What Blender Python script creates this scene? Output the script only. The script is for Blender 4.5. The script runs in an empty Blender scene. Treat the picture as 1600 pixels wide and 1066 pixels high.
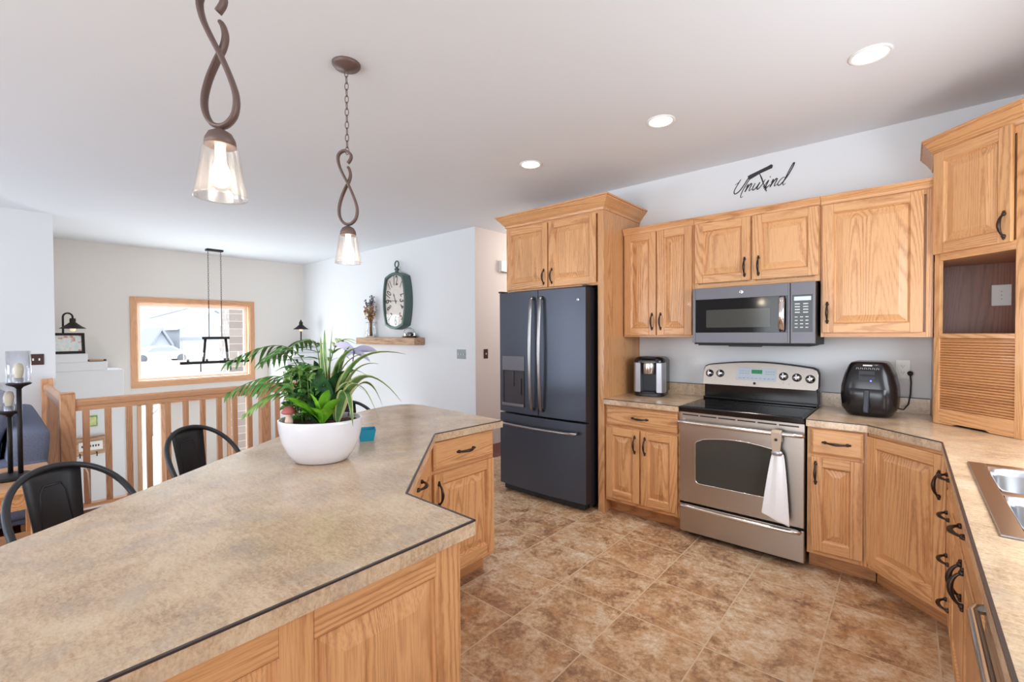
import bpy, bmesh, math, random
from mathutils import Vector, Matrix
from math import sin, cos, pi, radians, sqrt, atan2
random.seed(7)
SC = bpy.context.scene
COL = SC.collection

# ------------------------------------------------------------------ camera
YAW, PITCH, ROLL, EYE, FPX = radians(40.986), radians(-0.9), radians(-0.3), 1.408, 712.7
fw = Vector((-sin(YAW) * cos(PITCH), cos(YAW) * cos(PITCH), sin(PITCH)))
rt = Vector((cos(YAW), sin(YAW), 0)); up = rt.cross(fw)
r2 = rt * cos(ROLL) + up * sin(ROLL); u2 = -rt * sin(ROLL) + up * cos(ROLL)
cam = bpy.data.objects.new('camera', bpy.data.cameras.new('camera'))
COL.objects.link(cam)
m = Matrix.Identity(4)
for i in range(3):
    m[i][0], m[i][1], m[i][2] = r2[i], u2[i], -fw[i]
m[2][3] = EYE
cam.matrix_world = m
cam.data.sensor_width = 36.0
cam.data.lens = 36.0 * FPX / 1600.0
cam.data.clip_start, cam.data.clip_end = 0.05, 300
SC.camera = cam

# ------------------------------------------------------------------ world, lights, exposure
W = bpy.data.worlds.new('sky'); SC.world = W
W.use_nodes = True
bgn = W.node_tree.nodes['Background']
bgn.inputs[0].default_value = (0.93, 0.97, 1.0, 1)
bgn.inputs[1].default_value = 2.3
SC.view_settings.view_transform = 'Standard'
SC.view_settings.look = 'None'
SC.view_settings.exposure = 0.32
SC.view_settings.gamma = 1.0
SC.view_settings.use_curve_mapping = False
SC.cycles.use_denoising = True
SC.cycles.max_bounces = 10
SC.cycles.diffuse_bounces = 5
SC.cycles.glossy_bounces = 4
SC.cycles.transparent_max_bounces = 16
SC.cycles.caustics_reflective = False
SC.cycles.caustics_refractive = False
SC.cycles.sample_clamp_indirect = 4.0


def area(name, loc, direction, sx, sy, power, color=(1, 1, 1)):
    l = bpy.data.lights.new(name, 'AREA'); l.shape = 'RECTANGLE'
    l.size, l.size_y, l.energy, l.color = sx, sy, power, color
    o = bpy.data.objects.new(name, l); COL.objects.link(o)
    o.location = loc
    o.rotation_euler = Vector(direction).to_track_quat('-Z', 'Y').to_euler()
    return o


# daylight entering by the window over the sink, the patio door and the living room windows
area('daylight_sink_window', (0.86, 2.0, 1.62), (-1, 0, -0.35), 1.5, 1.0, 24, (0.86, 0.93, 1.0))
area('daylight_patio_door', (-0.95, -3.5, 1.1), (0, 1, 0.0), 2.5, 2.1, 58, (0.86, 0.93, 1.0))
area('daylight_living_window', (-5.2, -3.5, 1.4), (0, 1, 0.05), 2.4, 1.7, 36, (0.86, 0.93, 1.0))
area('daylight_foyer_window', (-8.75, 2.21, 1.32), (1, 0, -0.1), 1.5, 1.15, 38, (0.90, 0.96, 1.0))
# added fill lamps aimed upward from the openings to brighten the ceiling
area('ceiling_fill_patio', (-0.95, -3.6, 0.35), (0, 1, 0.75), 2.5, 0.9, 10, (0.74, 0.87, 1.0))
area('ceiling_fill_living', (-5.2, -3.6, 0.7), (0, 1, 0.75), 2.4, 0.8, 44, (0.74, 0.87, 1.0))
area('ceiling_fill_foyer', (-8.74, 2.21, 0.85), (1, 0, 0.6), 1.5, 0.4, 9, (0.78, 0.89, 1.0))

# ------------------------------------------------------------------ materials
def mat(name, color=(0.8, 0.8, 0.8), rough=0.5, metal=0.0, spec=0.5, emit=None, estr=0.0, coat=0.0):
    M = bpy.data.materials.new(name); M.use_nodes = True
    b = M.node_tree.nodes['Principled BSDF']
    b.inputs['Base Color'].default_value = (*color, 1)
    b.inputs['Roughness'].default_value = rough
    b.inputs['Metallic'].default_value = metal
    b.inputs['Specular IOR Level'].default_value = spec
    b.inputs['Coat Weight'].default_value = coat
    if emit:
        b.inputs['Emission Color'].default_value = (*emit, 1)
        b.inputs['Emission Strength'].default_value = estr
    return M


class NT:
    """small node helper"""
    def __init__(s, M):
        s.t = M.node_tree; s.b = s.t.nodes['Principled BSDF']

    def n(s, typ, **kw):
        x = s.t.nodes.new(typ)
        for k, v in kw.items():
            if k in x.inputs.keys() if isinstance(k, str) else False:
                x.inputs[k].default_value = v
            else:
                setattr(x, k, v)
        return x

    def l(s, a, b): s.t.links.new(a, b)

    def coord(s, scale=(1, 1, 1), rand=False, kind='Object'):
        tc = s.n('ShaderNodeTexCoord')
        out = tc.outputs[kind]
        if rand:
            oi = s.n('ShaderNodeObjectInfo')
            vm = s.n('ShaderNodeVectorMath', operation='MULTIPLY_ADD')
            s.l(oi.outputs['Random'], vm.inputs[0]); vm.inputs[1].default_value = (37.3, 51.7, 23.1)
            s.l(out, vm.inputs[2]); out = vm.outputs[0]
        mp = s.n('ShaderNodeMapping'); mp.inputs['Scale'].default_value = scale
        s.l(out, mp.inputs['Vector'])
        return mp.outputs[0]

    def noise(s, vec, scale, detail=3.0, rough=0.55, dist=0.0):
        x = s.n('ShaderNodeTexNoise')
        x.inputs['Scale'].default_value = scale; x.inputs['Detail'].default_value = detail
        x.inputs['Roughness'].default_value = rough; x.inputs['Distortion'].default_value = dist
        s.l(vec, x.inputs['Vector'])
        return x.outputs['Fac']

    def math(s, op, a, b=None, c=None):
        x = s.n('ShaderNodeMath', operation=op)
        for i, v in enumerate((a, b, c)):
            if v is None: continue
            if isinstance(v, (int, float)): x.inputs[i].default_value = v
            else: s.l(v, x.inputs[i])
        return x.outputs[0]

    def ramp(s, fac, stops):
        x = s.n('ShaderNodeValToRGB')
        e = x.color_ramp.elements
        while len(e) < len(stops): e.new(0.5)
        for el, (p, c) in zip(e, stops):
            el.position = p; el.color = (*c, 1)
        s.l(fac, x.inputs[0])
        return x.outputs[0]

    def mix(s, fac, a, b, mode='MIX'):
        x = s.n('ShaderNodeMix', data_type='RGBA', blend_type=mode)
        for sock, v in ((x.inputs[0], fac), (x.inputs[6], a), (x.inputs[7], b)):
            if isinstance(v, (int, float)): sock.default_value = v
            elif isinstance(v, tuple): sock.default_value = (*v, 1)
            else: s.l(v, sock)
        return x.outputs[2]

    def color(s, c): s.l(c, s.b.inputs['Base Color'])

    def bump(s, h, strength=0.2, dist=0.01):
        x = s.n('ShaderNodeBump'); x.inputs['Strength'].default_value = strength
        x.inputs['Distance'].default_value = dist
        s.l(h, x.inputs['Height']); s.l(x.outputs[0], s.b.inputs['Normal'])


def srgb(r, g, b):
    f = lambda c: (c / 255 / 12.92) if c <= 10 else ((c / 255 + 0.055) / 1.055) ** 2.4
    return (f(r), f(g), f(b))


def oak(name, axis, light=(220, 167, 116), dark=(150, 93, 52), rough=0.36, freq=270.0):
    M = mat(name, rough=rough, coat=0.1); t = NT(M)
    def sc(a, b):
        v = [a, a, a]; v[axis] = b; return tuple(v)
    nz = t.noise(t.coord(sc(4.2, 0.30), rand=True), 1.0, 1.0, 0.4, 0.2)
    jit = t.noise(t.coord(sc(60, 26), rand=True), 1.0, 2.0, 0.6)
    ph = t.math('MULTIPLY_ADD', jit, 3.2, t.math('MULTIPLY', nz, freq))
    ring = t.math('MULTIPLY_ADD', t.math('SINE', ph), 0.5, 0.5)
    ring = t.math('POWER', ring, 2.4)
    fine = t.noise(t.coord(sc(300, 9.0), rand=True), 1.0, 2.0, 0.6)
    pore = t.math('MINIMUM', t.math('MAXIMUM', t.math('MULTIPLY', t.math('SUBTRACT', fine, 0.48), 5.0), 0.0), 1.0)
    broad = t.noise(t.coord(sc(2.6, 0.6), rand=True), 1.0, 2.0)
    mod = t.noise(t.coord(sc(5.0, 1.0), rand=True), 1.0, 1.0)
    amp = t.math('MINIMUM', t.math('MAXIMUM', t.math('MULTIPLY', t.math('SUBTRACT', mod, 0.36), 3.0), 0.12), 0.46)
    f = t.math('MULTIPLY_ADD', ring, amp, t.math('MULTIPLY', pore, 0.34))
    f = t.math('MULTIPLY_ADD', t.math('SUBTRACT', broad, 0.5), 0.5, f)
    c = t.ramp(f, [(0.0, srgb(*light)), (0.4, srgb(*[(a * .68 + b * .32) for a, b in zip(light, dark)])), (0.95, srgb(*dark))])
    t.color(c); t.bump(f, 0.10, 0.001)
    return M


MAT = {}
MAT['oak_v'] = oak('oak_vertical_grain', 2)
MAT['oak_h'] = oak('oak_horizontal_grain', 0)
MAT['oak_y'] = oak('oak_depth_grain', 1)
MAT['oak_side'] = oak('oak_side_veneer', 2, (216, 164, 114), (154, 100, 62))
MAT['oak_tambour'] = oak('oak_tambour_slats', 0, (206, 150, 100), (166, 112, 70), freq=60.0)
MAT['oak_toe'] = oak('oak_toe_board', 0, (196, 140, 92), (146, 94, 56), 0.5)
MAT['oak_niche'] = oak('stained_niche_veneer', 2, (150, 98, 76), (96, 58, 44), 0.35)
MAT['oak_red'] = oak('oak_rail_vertical', 2, (224, 172, 130), (176, 116, 80))
MAT['oak_red_y'] = oak('oak_rail_long', 1, (224, 172, 130), (176, 116, 80))
MAT['oak_red_x'] = oak('oak_rail_across', 0, (224, 172, 130), (176, 116, 80))
OAK3 = ['oak_v', 'oak_h', 'oak_y']


def paint(name, c, rough=0.85, b=0.02):
    M = mat(name, srgb(*c), rough, spec=0.25); t = NT(M)
    v = t.coord((1, 1, 1)); n = t.noise(v, 180.0, 2.0)
    t.bump(n, b, 0.004)
    return M


MAT['wall'] = paint('wall_paint', (226, 228, 231))
MAT['ceil'] = paint('ceiling_paint', (230, 233, 238), 0.95, 0.08)
MAT['hall'] = paint('hall_paint_warm_lit', (238, 228, 222))  # warm hallway light put into the wall colour
MAT['foyer'] = paint('foyer_paint', (232, 227, 221))
MAT['white'] = mat('white_plastic', srgb(236, 236, 232), 0.35)
MAT['whitetrim'] = mat('white_vinyl', srgb(240, 240, 238), 0.4)


def laminate():
    M = mat('tan_speckled_laminate', rough=0.20, spec=0.6); t = NT(M)
    v = t.coord((1, 1, 1))
    vs = t.coord((1.0, 2.6, 1.0))
    a = t.noise(v, 5.5, 4.0, 0.6, 0.4)
    b = t.noise(vs, 36.0, 5.0, 0.75, 0.6)
    c = t.noise(v, 140.0, 2.0, 0.7)
    f = t.math('ADD', t.math('MULTIPLY', a, 0.55), t.math('ADD', t.math('MULTIPLY', b, 0.5), t.math('MULTIPLY', c, 0.35)))
    col = t.ramp(f, [(0.46, srgb(122, 102, 86)), (0.60, srgb(180, 152, 124)), (0.72, srgb(204, 177, 146)), (0.88, srgb(220, 200, 172))])
    g = t.noise(v, 9.0, 3.0, 0.6)
    g = t.math('MINIMUM', t.math('MAXIMUM', t.math('MULTIPLY', t.math('SUBTRACT', g, 0.5), 3.0), 0.0), 0.55)
    col = t.mix(t.math('MULTIPLY', g, 0.7), col, srgb(164, 154, 146))
    t.color(col)
    t.bump(t.noise(v, 60.0, 3.0), 0.10, 0.003)
    return M


MAT['lam'] = laminate()
MAT['lamdark'] = mat('dark_seam_edge', srgb(58, 48, 46), 0.35)

TS, TX, TY = 0.3961, -1.4742, 1.6918


def tile():
    M = mat('brown_stone_tile', rough=0.36); t = NT(M)
    tc = t.n('ShaderNodeTexCoord'); sep = t.n('ShaderNodeSeparateXYZ'); t.l(tc.outputs['Object'], sep.inputs[0])
    ux = t.math('DIVIDE', t.math('SUBTRACT', sep.outputs[0], TX), TS)
    uy = t.math('DIVIDE', t.math('SUBTRACT', sep.outputs[1], TY), TS)
    def edge(u):
        fr = t.math('FRACT', u)
        return t.math('MINIMUM', fr, t.math('SUBTRACT', 1.0, fr))
    e = t.math('MINIMUM', edge(ux), edge(uy))
    grout = t.math('LESS_THAN', e, 0.0075)
    cx = t.math('FLOOR', ux); cy = t.math('FLOOR', uy)
    cmb = t.n('ShaderNodeCombineXYZ'); t.l(cx, cmb.inputs[0]); t.l(cy, cmb.inputs[1])
    wn = t.n('ShaderNodeTexWhiteNoise'); t.l(cmb.outputs[0], wn.inputs['Vector'])
    vm = t.n('ShaderNodeVectorMath', operation='MULTIPLY_ADD')
    t.l(wn.outputs['Color'], vm.inputs[0]); vm.inputs[1].default_value = (9, 9, 9); t.l(tc.outputs['Object'], vm.inputs[2])
    v = vm.outputs[0]
    a = t.noise(v, 7.0, 5.0, 0.65, 0.5)
    b = t.noise(v, 42.0, 6.0, 0.8, 0.3)
    f = t.math('ADD', t.math('MULTIPLY', a, 0.6), t.math('MULTIPLY', b, 0.5))
    f = t.math('ADD', f, t.math('MULTIPLY', t.math('SUBTRACT', wn.outputs['Value'], 0.5), 0.05))
    col = t.ramp(f, [(0.39, srgb(116, 88, 68)), (0.48, srgb(158, 121, 92)), (0.55, srgb(190, 155, 121)), (0.61, srgb(206, 179, 149)), (0.70, srgb(220, 206, 188))])
    o = t.noise(v, 8.0, 3.0, 0.6)
    o = t.math('MINIMUM', t.math('MAXIMUM', t.math('MULTIPLY', t.math('SUBTRACT', o, 0.52), 4.0), 0.0), 0.5)
    col = t.mix(o, col, srgb(186, 138, 92))
    col = t.mix(grout, col, srgb(206, 184, 156))
    t.color(col)
    h = t.math('SUBTRACT', t.math('MULTIPLY', b, 0.5), t.math('MULTIPLY', grout, 0.6))
    t.bump(h, 0.16, 0.004)
    return M


MAT['tile'] = tile()


def planks():
    M = mat('dark_red_wood_floor', rough=0.35); t = NT(M)
    v = t.coord((1.2, 14, 1)); n = t.noise(v, 2.0, 4.0)
    t.color(t.ramp(n, [(0.3, srgb(70, 26, 18)), (0.7, srgb(118, 52, 36))]))
    return M


MAT['planks'] = planks()
MAT['foyer_floor'] = mat('grey_beige_entry_tile', srgb(190, 182, 172), 0.5)


def brushed(name, c, rough, metal=1.0, amount=0.10, scale=(4, 4, 260), nz=0.0):
    M = mat(name, srgb(*c), rough, metal); t = NT(M)
    v = t.coord(scale); n = t.noise(v, 1.0, 2.0)
    r = t.math('MULTIPLY_ADD', n, amount * 2, rough - amount)
    t.l(r, t.b.inputs['Roughness'])
    if nz:
        k = t.noise(t.coord((1, 1, 1)), nz, 2.0)
        t.color(t.ramp(k, [(0.3, srgb(*[x * 0.86 for x in c])), (0.7, srgb(*[min(255, x * 1.12) for x in c]))]))
    return M


MAT['steel'] = brushed('brushed_stainless', (182, 175, 168), 0.32, 1.0, 0.08)
MAT['steelbar'] = mat('polished_steel', srgb(214, 212, 210), 0.22, 1.0)
MAT['sinksteel'] = mat('sink_steel', srgb(196, 198, 202), 0.24, 1.0)
MAT['slate'] = brushed('dark_slate_metal', (78, 82, 93), 0.36, 0.7, 0.03, (4, 4, 4))
MAT['slate_mw'] = brushed('slate_grey_metal', (104, 102, 108), 0.38, 0.6, 0.03, (4, 4, 4))
MAT['slate_side'] = mat('charcoal_side', srgb(50, 45, 50), 0.45, 0.2)
MAT['slate_bar'] = mat('smoked_steel_bar', srgb(150, 148, 150), 0.28, 1.0)
MAT['blackgloss'] = mat('black_glass', srgb(12, 12, 14), 0.07, 0, 0.35)
MAT['blackglass2'] = mat('dark_oven_glass', srgb(66, 66, 62), 0.12, 0, 0.4)
MAT['blackgrain'] = mat('black_enamel', srgb(12, 12, 14), 0.14)
MAT['blackplastic'] = mat('black_plastic', srgb(22, 20, 24), 0.22)
MAT['blackmatte'] = mat('matte_black', srgb(30, 30, 32), 0.55)
MAT['bronze'] = mat('oil_rubbed_bronze', srgb(66, 52, 46), 0.36, 0.7)
MAT['bronze_lt'] = mat('rustic_bronze', srgb(112, 92, 86), 0.5, 0.35)
MAT['gun'] = mat('gunmetal_paint', srgb(52, 55, 61), 0.42, 0.4)
MAT['iron'] = mat('black_iron', srgb(38, 34, 34), 0.5, 0.4)
MAT['silver'] = mat('silver_panel', srgb(176, 178, 186), 0.32, 0.7)
MAT['chrome'] = mat('chrome', srgb(226, 226, 228), 0.1, 1.0)
MAT['keypad'] = mat('grey_control_panel', srgb(176, 186, 196), 0.25, 0.3)
MAT['printing'] = mat('pale_printing', srgb(206, 208, 210), 0.5)
MAT['printdark'] = mat('dark_printing', srgb(60, 60, 64), 0.5)
MAT['green_led'] = mat('green_display', srgb(8, 26, 14), 0.2, emit=(0.05, 0.6, 0.2), estr=0.25)
MAT['blue_led'] = mat('blue_light', (0.1, 0.1, 0.9), 0.2, emit=(0.15, 0.15, 1.0), estr=3.0)
MAT['towel'] = paint('white_cotton', (240, 240, 244), 0.95, 0.5)
MAT['jute'] = mat('patterned_towel_top', srgb(178, 160, 142), 0.9)
MAT['bulb'] = mat('lit_bulb', (1, 0.9, 0.75), 0.3, emit=(1.0, 0.86, 0.66), estr=7.0)
MAT['dimbulb'] = mat('amber_bulb', srgb(250, 226, 180), 0.3, emit=(1.0, 0.8, 0.5), estr=0.5)
MAT['downlight'] = mat('lit_downlight', (1, 1, 1), 0.3, emit=(1.0, 0.95, 0.86), estr=4.0)
MAT['ceramic'] = mat('white_glazed_ceramic', srgb(226, 227, 234), 0.16, 0, 0.5, coat=0.3)
MAT['soil'] = mat('dark_potting_soil', srgb(84, 58, 48), 0.95)
MAT['teal'] = mat('teal_card', srgb(30, 150, 182), 0.5)
MAT['lav'] = mat('lavender_wing', srgb(206, 204, 238), 0.5)
MAT['purple'] = mat('purple_stick', srgb(92, 74, 128), 0.5)
MAT['mushcap'] = mat('dusty_red_cap', srgb(176, 92, 92), 0.5)
MAT['mushstem'] = mat('pink_cream_stem', srgb(222, 190, 172), 0.6)
MAT['verdigris'] = mat('verdigris_metal', srgb(84, 106, 100), 0.5, 0.3)
MAT['clockface'] = mat('pale_pink_clock_face', srgb(222, 208, 204), 0.45)
MAT['clockink'] = mat('clock_ink', srgb(66, 60, 60), 0.6)
MAT['driedbrown'] = mat('dried_brown_petals', srgb(150, 108, 72), 0.9)
MAT['driedpurple'] = mat('dried_purple_stems', srgb(86, 78, 98), 0.9)
MAT['driedtan'] = mat('dried_tan_petals', srgb(196, 158, 104), 0.9)
MAT['switchbrown'] = mat('dark_bronze_plate', srgb(74, 48, 46), 0.4, 0.4)
MAT['switchgrey'] = mat('pewter_plate', srgb(140, 148, 152), 0.4, 0.6)
MAT['decal'] = mat('charcoal_vinyl', srgb(52, 48, 50), 0.6)
MAT['photo'] = None
MAT['snow'] = mat('snow', srgb(244, 246, 250), 0.9)
MAT['house_grey'] = mat('pale_grey_siding', srgb(196, 198, 206), 0.9)
MAT['house_lt'] = mat('pale_siding', srgb(222, 222, 226), 0.9)
MAT['roof'] = mat('grey_shingles', srgb(158, 162, 172), 0.9)
MAT['roofsnow'] = mat('snowy_shingles', srgb(226, 228, 234), 0.9)
MAT['carpaint'] = mat('white_car_paint', srgb(232, 234, 238), 0.3)
MAT['tyre'] = mat('dark_rubber', srgb(110, 112, 120), 0.8)
MAT['twig'] = mat('bare_twigs', srgb(120, 116, 104), 0.9)
MAT['candle'] = mat('frosted_insert', srgb(238, 226, 198), 0.5)


def fabric(name, c, sc=420.0):
    M = mat(name, srgb(*c), 0.9, spec=0.2); t = NT(M)
    n = t.noise(t.coord((1, 1, 1)), sc, 2.0)
    t.color(t.ramp(n, [(0.3, srgb(*[x * .72 for x in c])), (0.7, srgb(*[min(255, x * 1.18) for x in c]))]))
    t.bump(n, 0.3, 0.003)
    return M


MAT['denim'] = fabric('denim_blue_upholstery', (118, 127, 150))
MAT['denim2'] = fabric('denim_cushion', (128, 136, 158), 300)


def barn():
    M = mat('rustic_barn_beam', rough=0.8); t = NT(M)
    n = t.noise(t.coord((2.0, 40, 40), rand=True), 1.6, 5.0, 0.6, 0.4)
    t.color(t.ramp(n, [(0.3, srgb(120, 88, 64)), (0.5, srgb(188, 152, 122)), (0.75, srgb(216, 186, 158))]))
    return M


MAT['barn'] = barn()


def brick():
    M = mat('brown_brick', rough=0.9); t = NT(M)
    b = t.n('ShaderNodeTexBrick'); v = t.coord((1, 1, 1))
    rot = t.n('ShaderNodeMapping'); rot.inputs['Rotation'].default_value = (pi / 2, 0, pi / 2)
    t.l(v, rot.inputs[0]); t.l(rot.outputs[0], b.inputs['Vector'])
    b.inputs['Scale'].default_value = 3.6
    b.inputs['Color1'].default_value = (*srgb(150, 136, 134), 1); b.inputs['Color2'].default_value = (*srgb(184, 172, 168), 1)
    b.inputs['Mortar'].default_value = (*srgb(210, 204, 204), 1)
    t.color(b.outputs[0])
    return M


MAT['brick'] = brick()


def glass(name, tint=(1, 1, 1), gloss=0.12, milky=0.0):
    M = bpy.data.materials.new(name); M.use_nodes = True
    t = M.node_tree; t.nodes.clear()
    out = t.nodes.new('ShaderNodeOutputMaterial')
    tr = t.nodes.new('ShaderNodeBsdfTransparent'); tr.inputs[0].default_value = (*tint, 1)
    gl = t.nodes.new('ShaderNodeBsdfGlossy'); gl.inputs['Roughness'].default_value = 0.03
    fr = t.nodes.new('ShaderNodeLayerWeight'); fr.inputs[0].default_value = gloss
    mx = t.nodes.new('ShaderNodeMixShader')
    t.links.new(fr.outputs['Facing'], mx.inputs[0])
    if milky:
        df = t.nodes.new('ShaderNodeBsdfTranslucent'); df.inputs[0].default_value = (1, 1, 1, 1)
        m2 = t.nodes.new('ShaderNodeMixShader'); m2.inputs[0].default_value = milky
        t.links.new(tr.outputs[0], m2.inputs[1]); t.links.new(df.outputs[0], m2.inputs[2])
        t.links.new(m2.outputs[0], mx.inputs[1])
    else:
        t.links.new(tr.outputs[0], mx.inputs[1])
    t.links.new(gl.outputs[0], mx.inputs[2]); t.links.new(mx.outputs[0], out.inputs[0])
    return M


MAT['pane'] = glass('window_glass', (0.97, 0.99, 0.98), 0.05)
MAT['shade'] = glass('clear_seeded_glass', (0.99, 0.97, 0.95), 0.16, 0.015)
MAT['vaseglass'] = glass('clear_vase_glass', (0.97, 0.98, 0.99), 0.25)
MAT['hurricane'] = glass('hurricane_glass', (0.97, 0.98, 1.0), 0.2, 0.04)


def leafmat(name, c1, c2, rough=0.4, stripe=None):
    M = mat(name, rough=rough); t = NT(M)
    n = t.noise(t.coord((1, 1, 1)), 26.0, 2.0)
    t.color(t.ramp(n, [(0.3, srgb(*c1)), (0.7, srgb(*c2))]))
    t.b.inputs['Subsurface Weight'].default_value = 0.0
    return M


MAT['palm'] = leafmat('palm_green', (44, 104, 44), (104, 158, 78))
MAT['palmlt'] = leafmat('palm_light_green', (96, 146, 70), (160, 190, 110))
MAT['darkleaf'] = leafmat('deep_green_leaf', (24, 62, 34), (52, 98, 56), 0.25)
MAT['limeleaf'] = leafmat('bright_green_leaf', (84, 152, 28), (136, 196, 60), 0.35)
MAT['varleaf'] = leafmat('green_leaf_centre', (70, 120, 66), (120, 160, 96))
MAT['cream'] = leafmat('cream_leaf_margin', (190, 200, 130), (216, 220, 160))
MAT['stemgreen'] = leafmat('stem_green', (92, 122, 60), (120, 150, 80))


def picture():
    M = mat('family_photo_print', rough=0.3); t = NT(M)
    v = t.coord((1, 1, 1)); n = t.noise(v, 16.0, 3.0)
    t.color(t.ramp(n, [(0.35, srgb(206, 222, 222)), (0.52, srgb(232, 232, 228)), (0.62, srgb(206, 150, 140)), (0.75, srgb(120, 96, 96))]))
    return M


MAT['photo'] = picture()

# ------------------------------------------------------------------ geometry helper
class G:
    def __init__(s, M=None):
        s.v = []; s.f = []; s.mi = []; s.sm = []; s.M = M

    def add(s, vs, fs, mi=0, smooth=False):
        b = len(s.v)
        for p in vs:
            p = Vector(p)
            s.v.append(s.M @ p if s.M else p)
        for f in fs:
            s.f.append([b + i for i in f]); s.mi.append(mi); s.sm.append(smooth)
        return s

    def box(s, x0, x1, y0, y1, z0, z1, mi=0):
        x0, x1 = min(x0, x1), max(x0, x1); y0, y1 = min(y0, y1), max(y0, y1); z0, z1 = min(z0, z1), max(z0, z1)
        vs = [(x, y, z) for z in (z0, z1) for y in (y0, y1) for x in (x0, x1)]
        return s.add(vs, [(0, 2, 3, 1), (4, 5, 7, 6), (0, 1, 5, 4), (2, 6, 7, 3), (0, 4, 6, 2), (1, 3, 7, 5)], mi)

    def prism(s, poly, z0, z1, mi=0, top=True, bottom=True):
        n = len(poly)
        vs = [(x, y, z0) for x, y in poly] + [(x, y, z1) for x, y in poly]
        fs = [(i, (i + 1) % n, n + (i + 1) % n, n + i) for i in range(n)]
        if top: fs.append(tuple(range(n, 2 * n)))
        if bottom: fs.append(tuple(range(n - 1, -1, -1)))
        return s.add(vs, fs, mi)

    def extrude(s, poly3, d, mi=0, smooth=False):
        """closed 3D outline swept by vector d"""
        n = len(poly3); d = Vector(d)
        vs = [Vector(p) for p in poly3] + [Vector(p) + d for p in poly3]
        fs = [(i, (i + 1) % n, n + (i + 1) % n, n + i) for i in range(n)]
        s.add(vs, fs, mi, smooth)
        b = len(s.v) - 2 * n
        for f in (tuple(range(n - 1, -1, -1)), tuple(range(n, 2 * n))):
            s.f.append([b + i for i in f]); s.mi.append(mi); s.sm.append(False)
        return s

    def tube(s, pts, r, n=8, mi=0, closed=False, flat=1.0, upv=None):
        pts = [Vector(p) for p in pts]; N = len(pts)
        rs = r if isinstance(r, (list, tuple)) else [r] * N
        prev = None; vs = []
        for i, p in enumerate(pts):
            a = pts[(i - 1) % N] if (closed or i > 0) else p
            b = pts[(i + 1) % N] if (closed or i < N - 1) else p
            t = (b - a)
            if t.length < 1e-9: t = Vector((0, 0, 1))
            t.normalize()
            if upv is not None:
                ref = Vector(upv); u = ref - t * ref.dot(t)
            elif prev is None:
                ref = Vector((0, 0, 1)) if abs(t.z) < 0.9 else Vector((1, 0, 0)); u = ref - t * ref.dot(t)
            else:
                u = prev - t * prev.dot(t)
            if u.length < 1e-6:
                ref = Vector((1, 0, 0)); u = ref - t * ref.dot(t)
            u.normalize(); prev = u; w = t.cross(u)
            for k in range(n):
                a_ = 2 * pi * k / n
                vs.append(p + u * (rs[i] * cos(a_)) + w * (rs[i] * flat * sin(a_)))
        fs = []
        for i in range(N if closed else N - 1):
            j = (i + 1) % N
            for k in range(n):
                l = (k + 1) % n
                fs.append((i * n + k, j * n + k, j * n + l, i * n + l))
        if not closed:
            fs.append(tuple(range(n))); fs.append(tuple((N - 1) * n + k for k in range(n - 1, -1, -1)))
        return s.add(vs, fs, mi, True)

    def lathe(s, prof, n=24, c=(0, 0, 0), mi=0, sx=1.0, sy=1.0, smooth=True, cap=False):
        cx, cy, cz = c; vs = []; N = len(prof)
        for r, z in prof:
            for k in range(n):
                a = 2 * pi * k / n
                vs.append((cx + r * sx * cos(a), cy + r * sy * sin(a), cz + z))
        fs = [(i * n + k, i * n + (k + 1) % n, (i + 1) * n + (k + 1) % n, (i + 1) * n + k) for i in range(N - 1) for k in range(n)]
        if cap:
            fs.append(tuple(range(n - 1, -1, -1))); fs.append(tuple((N - 1) * n + k for k in range(n)))
        return s.add(vs, fs, mi, smooth)

    def cyl(s, p0, p1, r, n=16, mi=0):
        return s.tube([p0, p1], r, n, mi)

    def ball(s, c, r, n=12, mi=0, sz=1.0):
        k = max(5, n // 2)
        prof = [(r * sin(pi * i / k) + 1e-5, -r * sz * cos(pi * i / k)) for i in range(k + 1)]
        return s.lathe(prof, n, c, mi)

    def strip(s, rows, mi=0, smooth=True):
        """grid of points rows[i][j]"""
        n = len(rows[0]); vs = [p for r in rows for p in r]
        fs = [(i * n + j, i * n + j + 1, (i + 1) * n + j + 1, (i + 1) * n + j) for i in range(len(rows) - 1) for j in range(n - 1)]
        return s.add(vs, fs, mi, smooth)

    def build(s, name, mats, parent=None, bevel=0.0, loc=None, solid=0.0, segs=2, subsurf=0, recalc=True):
        me = bpy.data.meshes.new(name)
        me.from_pydata([tuple(v) for v in s.v], [], s.f)
        if isinstance(mats, str): mats = [mats]
        for k in mats: me.materials.append(MAT[k])
        for p, mi, sm in zip(me.polygons, s.mi, s.sm):
            p.material_index = min(mi, len(mats) - 1); p.use_smooth = sm
        if recalc:
            bm = bmesh.new(); bm.from_mesh(me); bmesh.ops.recalc_face_normals(bm, faces=bm.faces); bm.to_mesh(me); bm.free()
        me.update()
        o = bpy.data.objects.new(name, me); COL.objects.link(o)
        if parent: o.parent = parent
        if loc: o.location = loc
        if solid:
            md = o.modifiers.new('thickness', 'SOLIDIFY'); md.thickness = solid; md.offset = 0
        if bevel:
            md = o.modifiers.new('edges', 'BEVEL'); md.width = bevel; md.segments = segs; md.limit_method = 'ANGLE'; md.angle_limit = radians(40)
        if subsurf:
            md = o.modifiers.new('smooth', 'SUBSURF'); md.levels = subsurf; md.render_levels = subsurf
        return o


def tag(o, label=None, cat=None, group=None, kind=None):
    if label: o['label'] = label
    if cat: o['category'] = cat
    if group: o['group'] = group
    if kind: o['kind'] = kind
    return o


def thing(name, label, cat, loc=(0, 0, 0), rz=0.0, group=None):
    o = bpy.data.objects.new(name, None); COL.objects.link(o)
    o.location = loc; o.rotation_euler = (0, 0, rz); o.empty_display_size = 0.1
    return tag(o, label, cat, group)


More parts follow.
